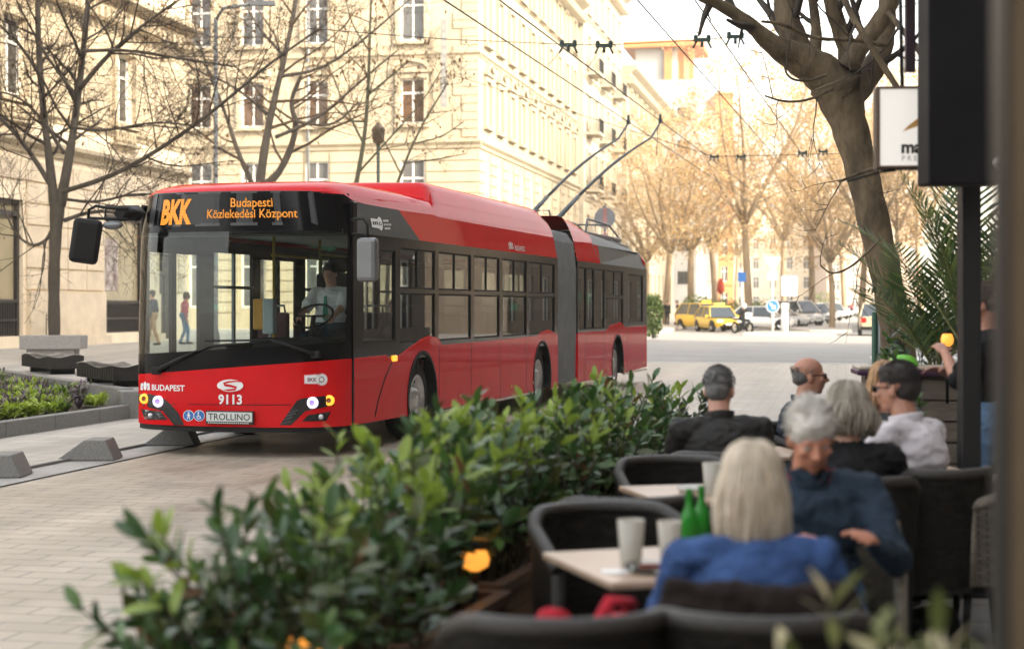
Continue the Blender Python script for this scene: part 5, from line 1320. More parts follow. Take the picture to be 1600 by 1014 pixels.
def shades(root,HP):
    g=MB()
    for s in (-1,1):
        M_=[HP(s*.034+.024*cos(a)*1.05,.096-.012*abs(cos(a))*0,.006+.018*sin(a)) for a in [2*pi*k/14 for k in range(14)]]
        M2=[HP(s*.034+.024*cos(a)*1.05,.089,.006+.018*sin(a)) for a in [2*pi*k/14 for k in range(14)]]
        g.add(M_+M2,[list(range(14)),list(range(14,28))[::-1]]+[[k,(k+1)%14,14+(k+1)%14,14+k] for k in range(14)])
        g.tube([HP(s*.058,.092,.012),HP(s*.074,.05,.012),HP(s*.082,-.01,.008)],.0035,6)
    g.tube([HP(-.012,.095,.014),HP(.012,.095,.014)],.004,6); g.build('sunglasses',BLK,root)
shades(bm_,HPb)
person('woman with wavy ash grey hair in a black coat, her back turned',put(1327,7.45),radians(-8),BLACKC,BLACKC,hair=long_hair(ASHY,.17,620,.06,seed=8,vol=1.10,wave=.006),lean=10,hy=-6,hp=2,handL=(-.15,.42,.80),handR=(.22,.42,.80),bulk=1.14,sc=.97,voxel=.0085,shoulder=.20,elbow=(.55,-.4,-1))
ws,HPw,_=person('dark haired man in a white shirt turned to the left at the rear right table',put(1446,7.95),radians(44),WSH,JEANS,hair=short_hair(DARKH,1.02,0),skin=SKIN2,lean=12,hy=14,hp=2,handL=(-.2,.42,.82),handR=(.02,.46,.82),bulk=1.16,voxel=.007,collar=WSH,shoulder=.20,feet=((-.2,.2,.09),(.12,.3,.09)),sc=1.04)
shades(ws,HPw)
pw,HPp,_=person('woman with ginger hair in a quilted grey jacket and striped top',put(1378,9.35),radians(185),PUFF,NAVY,hair=long_hair(GINGER,.20,380,.03,seed=12),lean=6,hp=6,hy=-16,handL=(-.1,.42,.82),handR=(.1,.42,.82),bulk=1.06,voxel=.0085)
q=MB()
for i in range(9): 
    z=.72+i*.028; q.grid(lambda u,v:Vector((-.045+.09*u+.03,.142+.012*sin(u*pi)+.03*(z-.7),z+.015*v)),4,1,i%2)
q.build('striped_top',[cloth('stripe_white',(.6,.58,.56)),cloth('stripe_dark',(.04,.03,.05))],pw)
for i in range(7):
    z=.66+i*.055; w=MB(); w.tube([Vector((.20*cos(a),.135*sin(a)+.01+.02*(z-.6),z)) for a in [radians(118+k*19) for k in range(17)]],.034,8); w.build('quilted_band',PUFF,pw)
person('standing waiter with cropped hair, black top and blue jeans behind the dark post',put(1545,9.5),radians(72),BLACKC,JEANS,skin=SKIN2,sit=None,lean=2,hp=20,hy=8,hair=short_hair(mat('cropped_hair',(.09,.06,.045),.7,var=.3,scale=80),.985,0),handL=(-.10,.24,1.31),handR=(.10,.27,1.20),sleeve=.5,bulk=1.05,voxel=.0075,sc=1.02,elbow=(1,-.4,-.7))
# bus crew and passengers
dr,HPr,_=person('bus driver in a white short sleeved shirt and green tie behind the windscreen',(0,0,0),0,WSH,NAVY,sit=.46,lean=-3,hands=True,handL=(-.22,.46,.74),handR=(.22,.44,.72),sleeve=.5,bulk=1.2,hair=short_hair(DARKH,1.03,1),hp=8,voxel=.011,feet=((-.1,.42,.09),(.12,.42,.09)))
tie=MB(); tie.prism([(-.015,.97),(.015,.97),(.035,.72),(0,.68),(-.035,.72)],'y',.150,.158); tie.build('tie',mat('green_tie',(.01,.16,.12),.5,var=.1),dr)
def in_bus(o,x,y,z,rz): o.location=BUSO+BV*x+BU*y+Vector((0,0,z)); o.rotation_euler=(0,0,-TB+rz)
in_bus(dr,.66,1.12,.78,pi)
for i,(x,y,m_,lab) in enumerate(((.95,8.15,NAVY,'bus passenger in dark blue behind the last window before the grey bellows'),(.95,2.72,DKJ,'seated bus passenger in dark jacket behind the driver cab'),(.6,9.25,BLUEK,'bus passenger in bright blue seated nearest to the grey bellows'))):
    o,_,_=person(lab,(0,0,0),0,m_,NAVY,hair=short_hair(DARKH,1.03,1),voxel=.014,hands=False); in_bus(o,x,y-.02,.44,pi)
# street people
person('pedestrian in a navy jacket and tan trousers on the plaza seen through the bus door',put(240,51,pz),radians(80),NAVY,TAN,sit=None,hair=short_hair(DARKH,1.03,1),voxel=.014,hands=True,feet=((-.1,-.22,.09),(.1,.24,.09)),lean=3,sc=1.02)
person('pedestrian in a pink coat and blue jeans on the plaza seen through the bus door',put(287,52.5,pz),radians(-70),PINKC,JEANS,sit=None,hair=long_hair(hairm('brown_hair',(.10,.06,.04),(.16,.1,.06)),.16,160,.02,seed=2),voxel=.014,feet=((-.08,.14,.09),(.08,-.12,.09)),bulk=1.1)
for i,(px,d,rz,lab) in enumerate(((1034,112,20,'far pedestrian in black, leftmost of three past the rear of the bus'),(1042,110,200,'far pedestrian in black, middle of three past the rear of the bus'),(1060,108,90,'far pedestrian in black standing alone beside a thin golden tree'))):
    person(lab,put(px,d,.36),radians(rz),BLACKC,BLACKC,sit=None,hair=short_hair(DARKH,1.03,1),voxel=.02,hands=False,face=False)
person('tiny far pedestrian in a red jacket at the end of the parked cars',put(1331,190,.48),radians(160),PINKC,NAVY,sit=None,hair=short_hair(DARKH,1.03,1),voxel=.022,hands=False,face=False)
# ------------------------------------------------------------------ cafe terrace
WK=wicker('dark_wicker',(.006,.005,.004),(.020,.016,.012)); WKL=wicker('worn_wicker',(.10,.085,.065),(.15,.125,.095)); WRIM=mat('wicker_rim',(.035,.029,.024),.42,var=.4,scale=60,bump=.5,bscale=120)
WRIML=mat('wicker_rim_worn',(.20,.17,.13),.42,var=.4,scale=60,bump=.5,bscale=120); CUSH=mat('seat_cushion',(.010,.009,.009),.9,var=.2)
def chair_proto(wk,rim,label):
    t=thing('wicker_chair',label,'chair',(0,0,0),0,'wicker tub chairs on the cafe terrace')
    def plan(u,k):     # u -1..1 round the back
        a=u*1.95; w=.29; r=Vector((w*sin(a)*1.02,-w*cos(a)*.95,0))
        if abs(u)>.72: r=Vector((math.copysign(w*1.0,u),-w*cos(.72*1.95)*.95+ (abs(u)-.72)*1.05*.95,0))
        return r*k
    top=lambda u:.82-.16*max(0,(abs(u)-.45)/.55)**1.6
    mb=MB(); N=40; Mz=10; uv=[]
    for side,k in ((0,1.0),(1,.885)):
        vs=[];
        for j in range(Mz+1):
            for i in range(N+1):
                u=-1+2*i/N; z=.30+(top(u)-.30)*j/Mz; q=plan(u,k*(1.0+.06*(j/Mz))); vs.append((q.x,q.y,z)); uv.append((u*.62,z))
        fs=[[j*(N+1)+i,j*(N+1)+i+1,(j+1)*(N+1)+i+1,(j+1)*(N+1)+i] for j in range(Mz) for i in range(N)]
        if side: fs=[f[::-1] for f in fs]
        mb.add(vs,fs,0,True)
    o=mb.build('shell',wk,t); l=o.data.uv_layers.new(name='UVMap')
    for lp in o.data.loops: l.data[lp.index].uv=uv[lp.vertex_index]
    mb=MB(); mb.tube([Vector((*(plan(-1+2*i/N,1.0).xy),top(-1+2*i/N)+.008)) for i in range(N+1)],.027,10)
    for s in (-1,1): q=plan(s,1.0); mb.tube([(q.x,q.y,top(s)),(q.x,q.y,.30)],.024,8)
    mb.build('rim',rim,t)
    mb=MB(); n=10; vs=[plan(-1+2*i/24,.9) for i in range(25)]; mb.prism([(v.x,v.y) for v in vs],'z',.36,.42); mb.prism([(v.x*1.08,v.y*1.08) for v in vs],'z',.27,.32); mb.build('seat',WKL if wk is WKL else CUSH,t)
    for sx in (-.23,.23):
        for sy in (-.2,.24): MB().tube([(sx,sy,.28),(sx*1.06,sy*1.06,.03)],[.02,.016],8).tube([(sx*1.06,sy*1.06,.0),(sx*1.06,sy*1.06,.03)],.018,8).build('leg',BLKM,t)
    return t
cA=chair_proto(WK,WRIM,'empty dark wicker chair facing the camera at the front table')
cB=chair_proto(WKL,WRIML,'worn pale wicker chair of the man in the denim jacket')
used=set()
def chair(k,px,d,rz,label):
    pr={'A':cA,'B':cB}[k]; o=pr if k not in used else dup(pr); used.add(k)
    o.location=put(px,d); o.rotation_euler=(0,0,radians(rz)); o['label']=label; return o
chair('A',958,5.98,196,'empty dark wicker chair facing the camera on the far side of the front table')
chair('A',972,6.62,12,'dark wicker chair seen from behind, back to back with the empty front chair')
chair('A',1060,7.92,190,'dark wicker chair facing the camera at the second table')
chair('A',1122,8.62,8,'dark wicker chair under the man in the charcoal jacket')
chair('A',872,4.16,8,'dark wicker chair at the bottom edge with the red cloth bag on its seat')
chair('A',1182,4.18,-6,'dark wicker chair carrying the woman in the blue jumper')
chair('B',1275,6.05,172,'worn pale wicker chair of the man in the denim jacket')
chair('A',1327,7.38,-8,'dark wicker chair carrying the grey haired woman in black')
chair('A',1446,7.72,20,'dark wicker chair carrying the man in the white shirt')
chair('B',1585,7.75,80,'worn pale wicker chair at the foot of the dark post')
chair('A',1243,10.35,-120,'dark wicker chair of the bald man with sunglasses')
chair('A',1384,9.45,185,'dark wicker chair of the woman in the quilted jacket')
MARB=mat('pale_table_stone',(.52,.38,.28),.35,col2=(.42,.29,.20),scale=14)
def table(px,d,rz,label,z=.75,s=.66):
    t=thing('cafe_table',label,'table',put(px,d),radians(rz),'square stone topped cafe tables')
    MB().rbox(-s/2,s/2,-s/2,s/2,z-.025,z,.006).build('tabletop',MARB,t); MB().tube([(0,0,.03),(0,0,z-.025)],.035,12).build('column',BLKM,t)
    MB().lathe([(.22,0),(.22,.015),(.05,.05),(.035,.06)],(0,0,0),24).build('base',BLKM,t); return t
table(1041,5.4,18,'pale stone table with milky glass between the blond woman and the empty chair')
table(1106,7.45,14,'pale stone table with an ashtray behind the front table')
table(1165,9.5,10,'pale stone table beyond the man in the charcoal jacket')
table(1374,8.75,10,'pale stone table in front of the man in the white shirt')
MILK=mat('milky_glass',(.62,.58,.50),.25,var=.05,trans=.3); CLR=glass('drink_glass',(.85,.88,.85)); GRB=mat('green_bottle',(.03,.30,.03),.12,var=0,trans=.35)
def item(nm,mb,m,px,d,z,label,cat): o=mb.build(nm,m); o.location=put(px,d,z+.012); return tag(o,label,cat)
gl=lambda h,r:MB().lathe([(r*.7,0),(r*.72,.004),(r*.95,h),(r*.88,h),(r*.66,.02),(0,.015)],(0,0,0),20)
item('napkin_glass',gl(.155,.048),MILK,986,5.3,.75,'tall milky glass holder near the left of the front table','glass')
item('coffee_glass',gl(.13,.044),MILK,1046,5.45,.75,'shorter milky coffee glass just left of the blue jumper','glass')
item('napkin_glass',gl(.15,.045),MILK,1112,7.3,.75,'milky glass on the second table','glass')
ash=lambda:MB().lathe([(.06,0),(.072,.025),(.066,.03),(.05,.012),(0,.01)],(0,0,0),20)
item('ashtray',ash(),CLR,1010,5.18,.75,'clear glass ashtray at the front corner of the front table','ashtray')
item('ashtray',ash(),mat('white_ceramic',(.6,.58,.54),.25,var=.05),1082,7.42,.75,'white ashtray on the second table','ashtray')
item('saucer',MB().lathe([(.03,0),(.075,.012),(.078,.015),(.03,.006),(0,.006)],(0,0,0),24),MATS['white_ceramic'],1052,5.15,.75,'white saucer beside the ashtray on the front table','saucer')
item('folded_receipt',MB().box(-.05,.05,-.03,.03,0,.002).box(-.03,.03,-.05,.0,.002,.004),WHT,964,5.2,.75,'small white paper slip on the front table','paper')
item('lighter',MB().rbox(-.035,.035,-.01,.01,0,.02,.004),mat('lighter_brown',(.18,.05,.03),.4,var=.1),1017,5.12,.77,'reddish brown lighter resting at the ashtray','lighter')
bt=lambda:MB().lathe([(.030,0),(.031,.10),(.028,.13),(.013,.165),(.012,.21),(.014,.212),(.014,.22),(0,.22)],(0,0,0),20)
item('green_bottle',bt(),GRB,1077,5.62,.75,'green glass bottle, left of two behind the blue shoulder','bottle'); item('green_bottle',bt(),GRB,1096,5.72,.75,'green glass bottle touching the blond hair, right of two','bottle')
item('white_plate',MB().lathe([(.07,0),(.12,.015),(.125,.02),(.07,.008),(0,.008)],(0,0,0),28),MATS['white_ceramic'],1385,8.62,.75,'white plate in front of the man in the white shirt','plate')
# red cloth on the chair and dark cushion behind the woman
b=Body(); rr=random.Random(4)
for i in range(9): a=rr.uniform(0,6.28); b.cap((cos(a)*.05,sin(a)*.05,.05),.07,(cos(a+.8)*.11,sin(a+.8)*.06,.10+.26*rr.random()),.055,0)
t=thing('red_bag','crumpled red cloth bag lying on the wicker chair left of the blond woman','bag',put(905,4.36,.41),.3); b.finish('cloth',[cloth('red_cloth',(.42,.02,.035),.2,10,.5)],t,.01,2,((0,),.02),9)
MB().tube([(.0,-.05,.30),(.06,-.08,.42),(.14,-.02,.40),(.15,.06,.25)],.02,8).build('strap',MATS['red_cloth'],t)
t=thing('dark_coat','dark brown coat folded over the chair back behind the blond woman','coat',put(1188,4.27,0),radians(-6))
b=Body(); b.cap((-.23,0,.80),.055,(.23,0,.80),.055,0); b.cap((-.22,-.03,.62),.04,(.22,-.03,.62),.04,0); b.cap((-.235,0,.86),.035,(.0,0,.835),.05,0); b.cap((0,0,.835),.05,(.235,.0,.855),.035,0); b.finish('cloth',[cloth('dark_brown_cloth',(.018,.012,.010),.2,10,.4)],t,.012,2,((0,),.015),2)
t=thing('black_bag','black fabric bag on the terrace slabs beside the chair of the white shirt man','bag',put(1428,7.75),radians(15)); b=Body(); b.cap((-.16,0,.08),.08,(.16,0,.08),.08,0); b.cap((-.12,0,.24),.06,(.12,0,.24),.06,0); b.finish('bag_body',[BLACKC],t,.012,2,((0,),.012),4)
MB().tube([(-.12,0,.26),(-.08,.02,.42),(.08,.02,.42),(.12,0,.26)],.012,8).build('handle',BLACKC,t)
# planters with laurel
WOODP=mat('planter_wood',(.17,.085,.035),.6,col2=(.09,.045,.02),scale=3,bump=.3,stretch=(6,6,1)); SOIL=MATS['soil']
def planter(px,d,rz,label,L=1.0,h=.52,w=.42):
    t=thing('planter_box',label,'planter',put(px,d),radians(rz),'wooden planter boxes of the laurel hedge')
    mb=MB()
    for i in range(4):
        z0=.03+i*(h-.06)/4; z1=z0+(h-.06)/4-.008
        mb.box(-L/2,L/2,-w/2,-w/2+.025,z0,z1); mb.box(-L/2,L/2,w/2-.025,w/2,z0,z1); mb.box(-L/2,-L/2+.025,-w/2+.026,w/2-.026,z0,z1); mb.box(L/2-.025,L/2,-w/2+.026,w/2-.026,z0,z1)
    mb.build('boards',WOODP,t); MB().box(-L/2-.02,L/2+.02,-w/2-.02,-w/2+.04,h-.03,h+.01).box(-L/2-.02,L/2+.02,w/2-.04,w/2+.02,h-.03,h+.01).box(-L/2-.02,-L/2+.04,-w/2+.041,w/2-.041,h-.03,h+.01).box(L/2-.04,L/2+.02,-w/2+.041,w/2-.041,h-.03,h+.01).build('rim',mat('planter_rim',(.10,.055,.03),.45,var=.3,scale=8),t)
    MB().box(-L/2+.03,L/2-.03,-w/2+.03,w/2-.03,.05,h-.07).build('soil',SOIL,t); return t
HD=90-17
plant=[(700,5.1),(742,6.35),(800,7.6),(880,8.85),(955,10.1),(1025,11.35)]
def shrub(px,d,z0,w,dp,h,nst,seed,label,nl=16,ll=.10,mats=None,young=.3,sparse=1.0,rz=HD,lw=.42):
    r=random.Random(seed); t=thing('laurel_bush',label,'bush',put(px,d,z0),radians(rz),'laurel bushes in the terrace planters'); st=MB(); lf=MB()
    for i in range(nst):
        bx,by=r.uniform(-w*.4,w*.4),r.uniform(-dp*.25,dp*.25)
        # tip on a rounded box volume
        tx=max(-w*.62,min(w*.62,bx*1.15+r.gauss(0,.10))); ty=r.uniform(-dp*.40,dp*.62); edge=max(abs(tx)/(w*.62),abs(ty)/(dp*.62)); tz=h*(1.0-.30*edge**3)*r.uniform(.45,1.03)
        if r.random()<.28: tz*=.6; ty=dp*r.uniform(.45,.74)
        b0=Vector((bx*.6,by*.5,-.08)); e=Vector((tx,ty,tz)); m1=b0.lerp(e,.5)+Vector((r.gauss(0,.04),r.gauss(0,.04),.05))
        q,_r=smooth([b0,m1,e],[.008,.006,.003],2); st.tube(q,_r,5)
        n=int(nl*r.uniform(.7,1.25)); ax=(q[-1]-q[-4]).normalized(); u=ax.orthogonal().normalized(); v=ax.cross(u)
        yt=r.random()<young and tz>h*.7
        for k in range(n):
            f=.42+.58*k/n; i0=min(int(f*(len(q)-1)),len(q)-2); p=q[i0].lerp(q[i0+1],f*(len(q)-1)-i0); a=k*2.4+r.random()
            tipn=k/n; d_=(u*cos(a)+v*sin(a))*(1.0-.55*tipn)+ax*(.25+.75*tipn)+rv(r)*.25
            L=ll*r.uniform(.62,1.35)*(1.05-.25*tipn); mi=2 if (yt and tipn>.45) else 4 if (mats is None and r.random()<.02) else r.choice((0,0,0,1,1,3) if tz>h*.6 else (0,0,0,0,1,3))
            leafmesh(lf,p,d_,ax+rv(r)*.3,L,L*lw,mi,fold=.22,curl=.35)
    lf.build('foliage',mats or LF+[DRY],t); st.build('stems',mat('shrub_stem',(.06,.05,.025),.8,var=.3),t); return t
labs=['nearest laurel bush at the bottom left, strongly blurred','laurel bush with bright young tips in front of the bus front wheel','laurel bush below the middle of the bus side','laurel bush beside the second bus axle','laurel bush touching the charcoal jacket','far laurel bush below the rear of the bus']
bx=[(500,4.82),(640,6.05),(770,7.3),(885,8.55),(970,9.8),(1045,11.0)]
pl_labels=['nearest wooden planter box at the bottom edge','wooden planter box left of the front wicker chairs','wooden planter box with a small lamp behind the empty chair','wooden planter box beside the second table','wooden planter box next to the charcoal jacket','farthest wooden planter box of the hedge']
for i,(px,d) in enumerate(bx):
    planter(px,d,HD,pl_labels[i],L=1.12,h=.44 if i else .40)
    shrub(px,d,.38 if i else .34,1.25,.60 if i else .72,[.76,.79,.81,.80,.80,.70][i],[110,124,120,112,100,76][i],50+i,labs[i],young=[.2,.55,.35,.25,.35,.2][i])
shrub(1098,12.2,.30,.5,.3,1.02,9,77,'dark leaved sprig rising above the far end of the hedge',nl=22,ll=.11,mats=[mat('leaf_blackish',(.025,.04,.03),.3,var=.3),mat('leaf_blackish2',(.04,.055,.04),.3,var=.3),LF[0],LF[0]],young=0)
# blurred pale plant bottom right
shrub(1452,2.75,.55,.5,.4,.60,34,90,'pale variegated plant blurred at the bottom right corner',nl=10,ll=.10,mats=[mat('leaf_pale',(.25,.27,.10),.45,var=.3,trans=.3),mat('leaf_cream',(.52,.45,.27),.5,var=.3,trans=.3),MATS['leaf_pale'],LF[3]],young=.2,lw=.3)
t=thing('plant_pot','dark clay pot under the pale variegated plant','pot',put(1452,2.75)); MB().lathe([(.12,0),(.18,.5),(.2,.52),(.2,.58),(.17,.58),(.16,.5),(0,.5)],(0,0,0),24).build('pot_body',mat('dark_clay',(.06,.04,.03),.7,var=.2),t)
# little lamps among the planters
LG=mat('warm_lamp',(1,.36,.05),.4,var=0,emit=.24)
for i,(px,py,d,lab) in enumerate(((742,872,6.5,'glowing amber garden lamp in the planter left of the front chairs'),(908,790,7.6,'glowing amber garden lamp behind the empty wicker chair'),(492,1006,4.75,'large glowing amber lamp at the bottom edge under the nearest bush'),(992,738,8.9,'small glowing amber lamp beside the second table'),(1480,530,11.2,'glowing amber globe lamp among the palm leaves'))):
    p=P(px,py,d); t=thing('garden_lamp',lab,'lamp',p,0,'small amber lamps among the plants'); r_=[.06,.05,.085,.04,.045][i]
    MB().lathe([(.02,-.05),(r_*.9,-.03),(r_,0),(r_*.75,.035),(.0,.05)],(0,0,0),16).build('globe',LG,t)
    MB().tube([(0,0,-.05),(0,0,-min(p.z-.02,.45))],.012,8).lathe([(r_*.5,.045),(r_*.8,.04),(0,.07)],(0,0,0),12).build('stake',BLKM,t)
# bar shelf, crate with plants, green lid, bollards
t=thing('bar_shelf','pale wooden bar shelf with dark purple edge on a plank base before the palm','bar table',put(1424,11.6),radians(-6))
mb=MB(); mb.rbox(-.40,.52,-.22,.22,1.16,1.185,.01,0); mb.rbox(-.41,.53,-.23,.23,1.12,1.16,.012,1); mb.box(-.02,-.008,-.221,.221,1.183,1.188,1); mb.build('top',[mat('bar_wood',(.48,.40,.33),.4,col2=(.36,.28,.22),scale=6,stretch=(1,8,1)),mat('purple_edge',(.05,.015,.05),.4,var=.2)],t)
mb=MB(); 
for i in range(7): mb.box(-.34,.40,-.16,-.13,.05+i*.15,.05+i*.15+.135)
mb.box(-.34,.40,-.12,.16,.0,1.12); mb.build('plank_base',mat('grey_planks',(.16,.13,.10),.7,col2=(.09,.07,.055),scale=5,stretch=(1,1,6)),t)
shrub(1358,10.9,.35,.5,.4,.72,40,93,'leafy plant with pale blossoms in front of the bar shelf',nl=12,ll=.07,mats=[LF[1],LF[3],mat('blossom_cream',(.55,.5,.33),.6,var=.2),LF[0]],young=.8)
shrub(1408,10.9,.35,.4,.3,.95,26,94,'small green plant at the right end of the bar shelf base',nl=12,ll=.08,young=.2)
planter(1380,10.9,-6,'low wooden planter box in front of the bar shelf',L=.9,h=.42,w=.36)
t=thing('green_bowl','lime green upturned bowl lying on the bar shelf above the dark haired man','bowl',put(1411,11.55,1.19)); MB().lathe([(.11,0),(.11,.02),(.09,.06),(.05,.085),(0,.09)],(0,0,0),24).build('dome',mat('lime_plastic',(.16,.50,.05),.35,var=.05),t)
for px,py,d,h,lab in ((1392,575,14.5,1.25,'black cast iron bollard with rounded cap right of the grey sign pole'),(1402,560,16,1.3,'second black cast iron bollard at the foot of the plane tree')):
    t=thing('bollard',lab,'bollard',put(px,d),0,'black iron bollards by the plane tree'); MB().lathe([(.075,0),(.07,.1),(.06,.12),(.055,h-.2),(.075,h-.19),(.075,h-.15),(.06,h-.14),(.06,h-.08),(.04,h-.03),(0,h)],(0,0,0),16).build('shaft',BLKM,t)
t=thing('sign_pole','plain grey steel pole with dark green post beside it right of the street','pole',put(1377,17.5)); MB().lathe([(.05,0),(.05,2.0),(0,2.02)],(0,0,0),12).build('pole',STEEL,t); MB().lathe([(.03,0),(.03,1.55),(0,1.56)],(-.075,0,0),10).build('green_post',mat('dark_green_post',(.02,.08,.045),.5,var=.1),t)
# palm
def palm(px,d,z0,label,seed,n=16,L=1.35,tilt=0):
    r=random.Random(seed); t=thing('palm_plant',label,'palm',put(px,d,0.0),0,'potted palms by the terrace'); lf=MB(); st=MB()
    MB().lathe([(.2,0),(.27,.5),(.29,.52),(.29,.57),(.25,.57),(.25,.5),(0,.5)],(0,0,0),20).build('pot',MATS['dark_clay'],t)
    MB().lathe([(.08,.5),(.10,z0*.8),(.07,z0),(0,z0+.05)],(0,0,0),10).build('trunk',BARK2,t)
    for i in range(n):
        a=i*2.4+r.random()*.5; el=r.uniform(.8,1.5); dd=Vector((cos(a)*cos(el),sin(a)*cos(el),sin(el))); p=Vector((0,0,z0)); q=[p]; l=L*r.uniform(.8,1.2)
        for k in range(14): dd=(dd+Vector((0,0,-.022-.010*k*(1.3-el*.6)))).normalized(); p=p+dd*l/14; q.append(p)
        st.tube(q,[.012*(1-.85*j/14) for j in range(15)],5)
        for k in range(3,15):
            for sub in (0,.5):
                if k+sub>14: continue
                i0=int(k+sub); f=k+sub-i0; c=q[i0].lerp(q[min(i0+1,14)],f); ax=(q[min(i0+1,14)]-q[i0-1]).normalized(); sd=ax.cross(Vector((0,0,1))); sd=sd.normalized() if sd.length>.05 else Vector((1,0,0))
                Lf=.30*sin(pi*min(1,(k+sub-1.5)/13.2)**.8)+.06
                for s in (-1,1): leafmesh(lf,c,sd*s*.85+ax*.8+Vector((0,0,-.12))+rv(r)*.08,ax.cross(sd)+rv(r)*.2,Lf,.020,r.choice((0,0,1)),fold=.3,curl=.25)
    lf.build('fronds',[mat('palm_leaf',(.055,.10,.03),.4,var=.3,trans=.25),mat('palm_leaf_light',(.14,.18,.05),.4,var=.3,trans=.3)],t); st.build('frond_stems',mat('frond_stem',(.14,.14,.05),.5,var=.2),t)
palm(1466,12.6,1.05,'tall potted palm with drooping fronds between the plane tree and the dark post',61,14,1.15)
palm(1520,11.8,1.2,'second potted palm partly hidden by the dark post',62,16,1.30)
shrub(1432,12.9,.6,.7,.5,1.0,40,97,'dark bush under the palm fronds by the bollards',nl=12,ll=.09,young=.1)
# ------------------------------------------------------------------ sign box, post, lightbox, wall edge
DKB=mat('dark_board',(.009,.008,.009),.7,var=.2,scale=3,spec=.2); 
t=thing('dark_post','black square steel post with flared foot at the right side of the terrace','post',put(1514,8.9)); mb=MB(); mb.rbox(-.054,.054,-.054,.054,.0,2.32,.008); mb.prism([(-.056,.3),(.056,.3),(.10,0),(-.13,0)],'y',-.06,.06); mb.build('shaft',mat('post_black',(.010,.009,.009),.55,var=.2),t)
t=thing('sign_board','large dark sign box hanging at the upper right above the black post','sign',P(1500,290,8.6)); mb=MB(); mb.rbox(-.20,.20,-.12,.12,0,1.9,.01); mb.build('box',DKB,t); MB().ball((.165,-.13,.11),(.035,.02,.035),0,2).build('round_cap',CHR,t)
t=thing('lightbox_sign','white lightbox sign with brown frame and golden swoosh beside the dark box','sign',P(1406,200,9.1),radians(-4))
BRF=mat('brown_frame',(.14,.085,.05),.45,var=.15); w=.225; h=.235
mb=MB(); mb.rbox(-.135,.32,-.02,.10,-h,h,.006,0); mb.build('frame',[mat('frame_dark',(.05,.033,.025),.5,var=.15)],t)
mb=MB(); fw=.012; 
for q in ((-.128,-.128+fw,-h+.006,h-.006),(.30,.30+fw,-h+.006,h-.006),(-.128+fw,.30,-h+.006,-h+.006+fw),(-.128+fw,.30,h-.006-fw,h-.006)): mb.box(q[0],q[1],-.032,-.021,q[2],q[3])
mb.build('rim',BRF,t)
MB().box(-.116,.30,-.026,-.0205,-h+.018,h-.018).build('face',mat('lit_panel',(.74,.70,.64),.4,var=0,emit=.12),t)
mb=MB(); vs,fs=text_mesh('ma',.098,.004,'LEFT'); mb.add([(v.x+.002,-.028,v.y-.145) for v in vs],fs,0); vs,fs=text_mesh('PRE',.042,.0,'LEFT',spacing=1.5); mb.add([(v.x+.004,-.028,v.y-.190) for v in vs],fs,1)
for k,(r0,mi) in enumerate(((.12,2),(.10,2),(.085,2))):
    pts=[(.01+.008*k+ .17*u, -.035+.022*k*(.4+u)+.055*sin(u*1.5)) for u in [j/8 for j in range(9)]]; L=ribbon(pts,[.001+.006*sin(pi*min(1,j/8*.7)) for j in range(9)]); mb.add([(x,-.028,z+.01) for x,z in L],[list(range(len(L)))],mi)
mb.build('lettering',[mat('letter_black',(.015,.013,.013),.5,var=0),mat('letter_grey',(.30,.26,.22),.5,var=0),mat('swoosh_gold',(.62,.30,.05),.5,var=0)],t)
MB().tube([(-.02,.04,-.238),(-.1,.0,-.25),(-.31,-.1,-.31)],.008,6).tube([(.02,.04,h),(.01,.04,h+.5)],.012,8).build('bracket',BLKM,t)
t=thing('awning_arm','dark purple brown awning arm with ragged valance above the lightbox','awning',P(1424,30,9.0)); mb=MB(); mb.box(-.035,.02,-.02,.02,-.30,.8); mb.prism([(-.035,.35),(.02,.35),(.16,.0),(.14,-.06)],'y',-.02,.02); mb.box(-.07,.35,-.03,.03,.35,.39); 
for k in range(16): mb.box(-.06+k*.025,-.04+k*.025,-.025,-.02,.24+.03*sin(k*2.3),.35)
mb.build('arm',mat('awning_brown',(.03,.015,.02),.6,var=.2),t)
t=thing('door_column','tan stucco column edge at the right picture border with a dark frame strip','column',(.712,2.3,0)); mb=MB(); mb.box(.0,.50,-.03,.03,0,3.4,0); mb.build('column',mat('tan_stucco',(.15,.105,.06),.8,var=.2,scale=2.5,bump=.3),t)
MB().box(-.010,-.0005,-.02,.045,0,3.4).build('frame_strip',mat('strip_dark',(.012,.010,.010),.5,var=.1),t)
# dry leaf on the slabs
lf=MB(); leafmesh(lf,Vector((0,0,.01)),Vector((1,.3,.15)),Vector((0,0,1)),.09,.06,0,.5,.8); o=lf.build('fallen_leaf',DRY); o.location=put(1480,5.6,.015); tag(o,'single brown dry leaf on the terrace slabs','leaf')
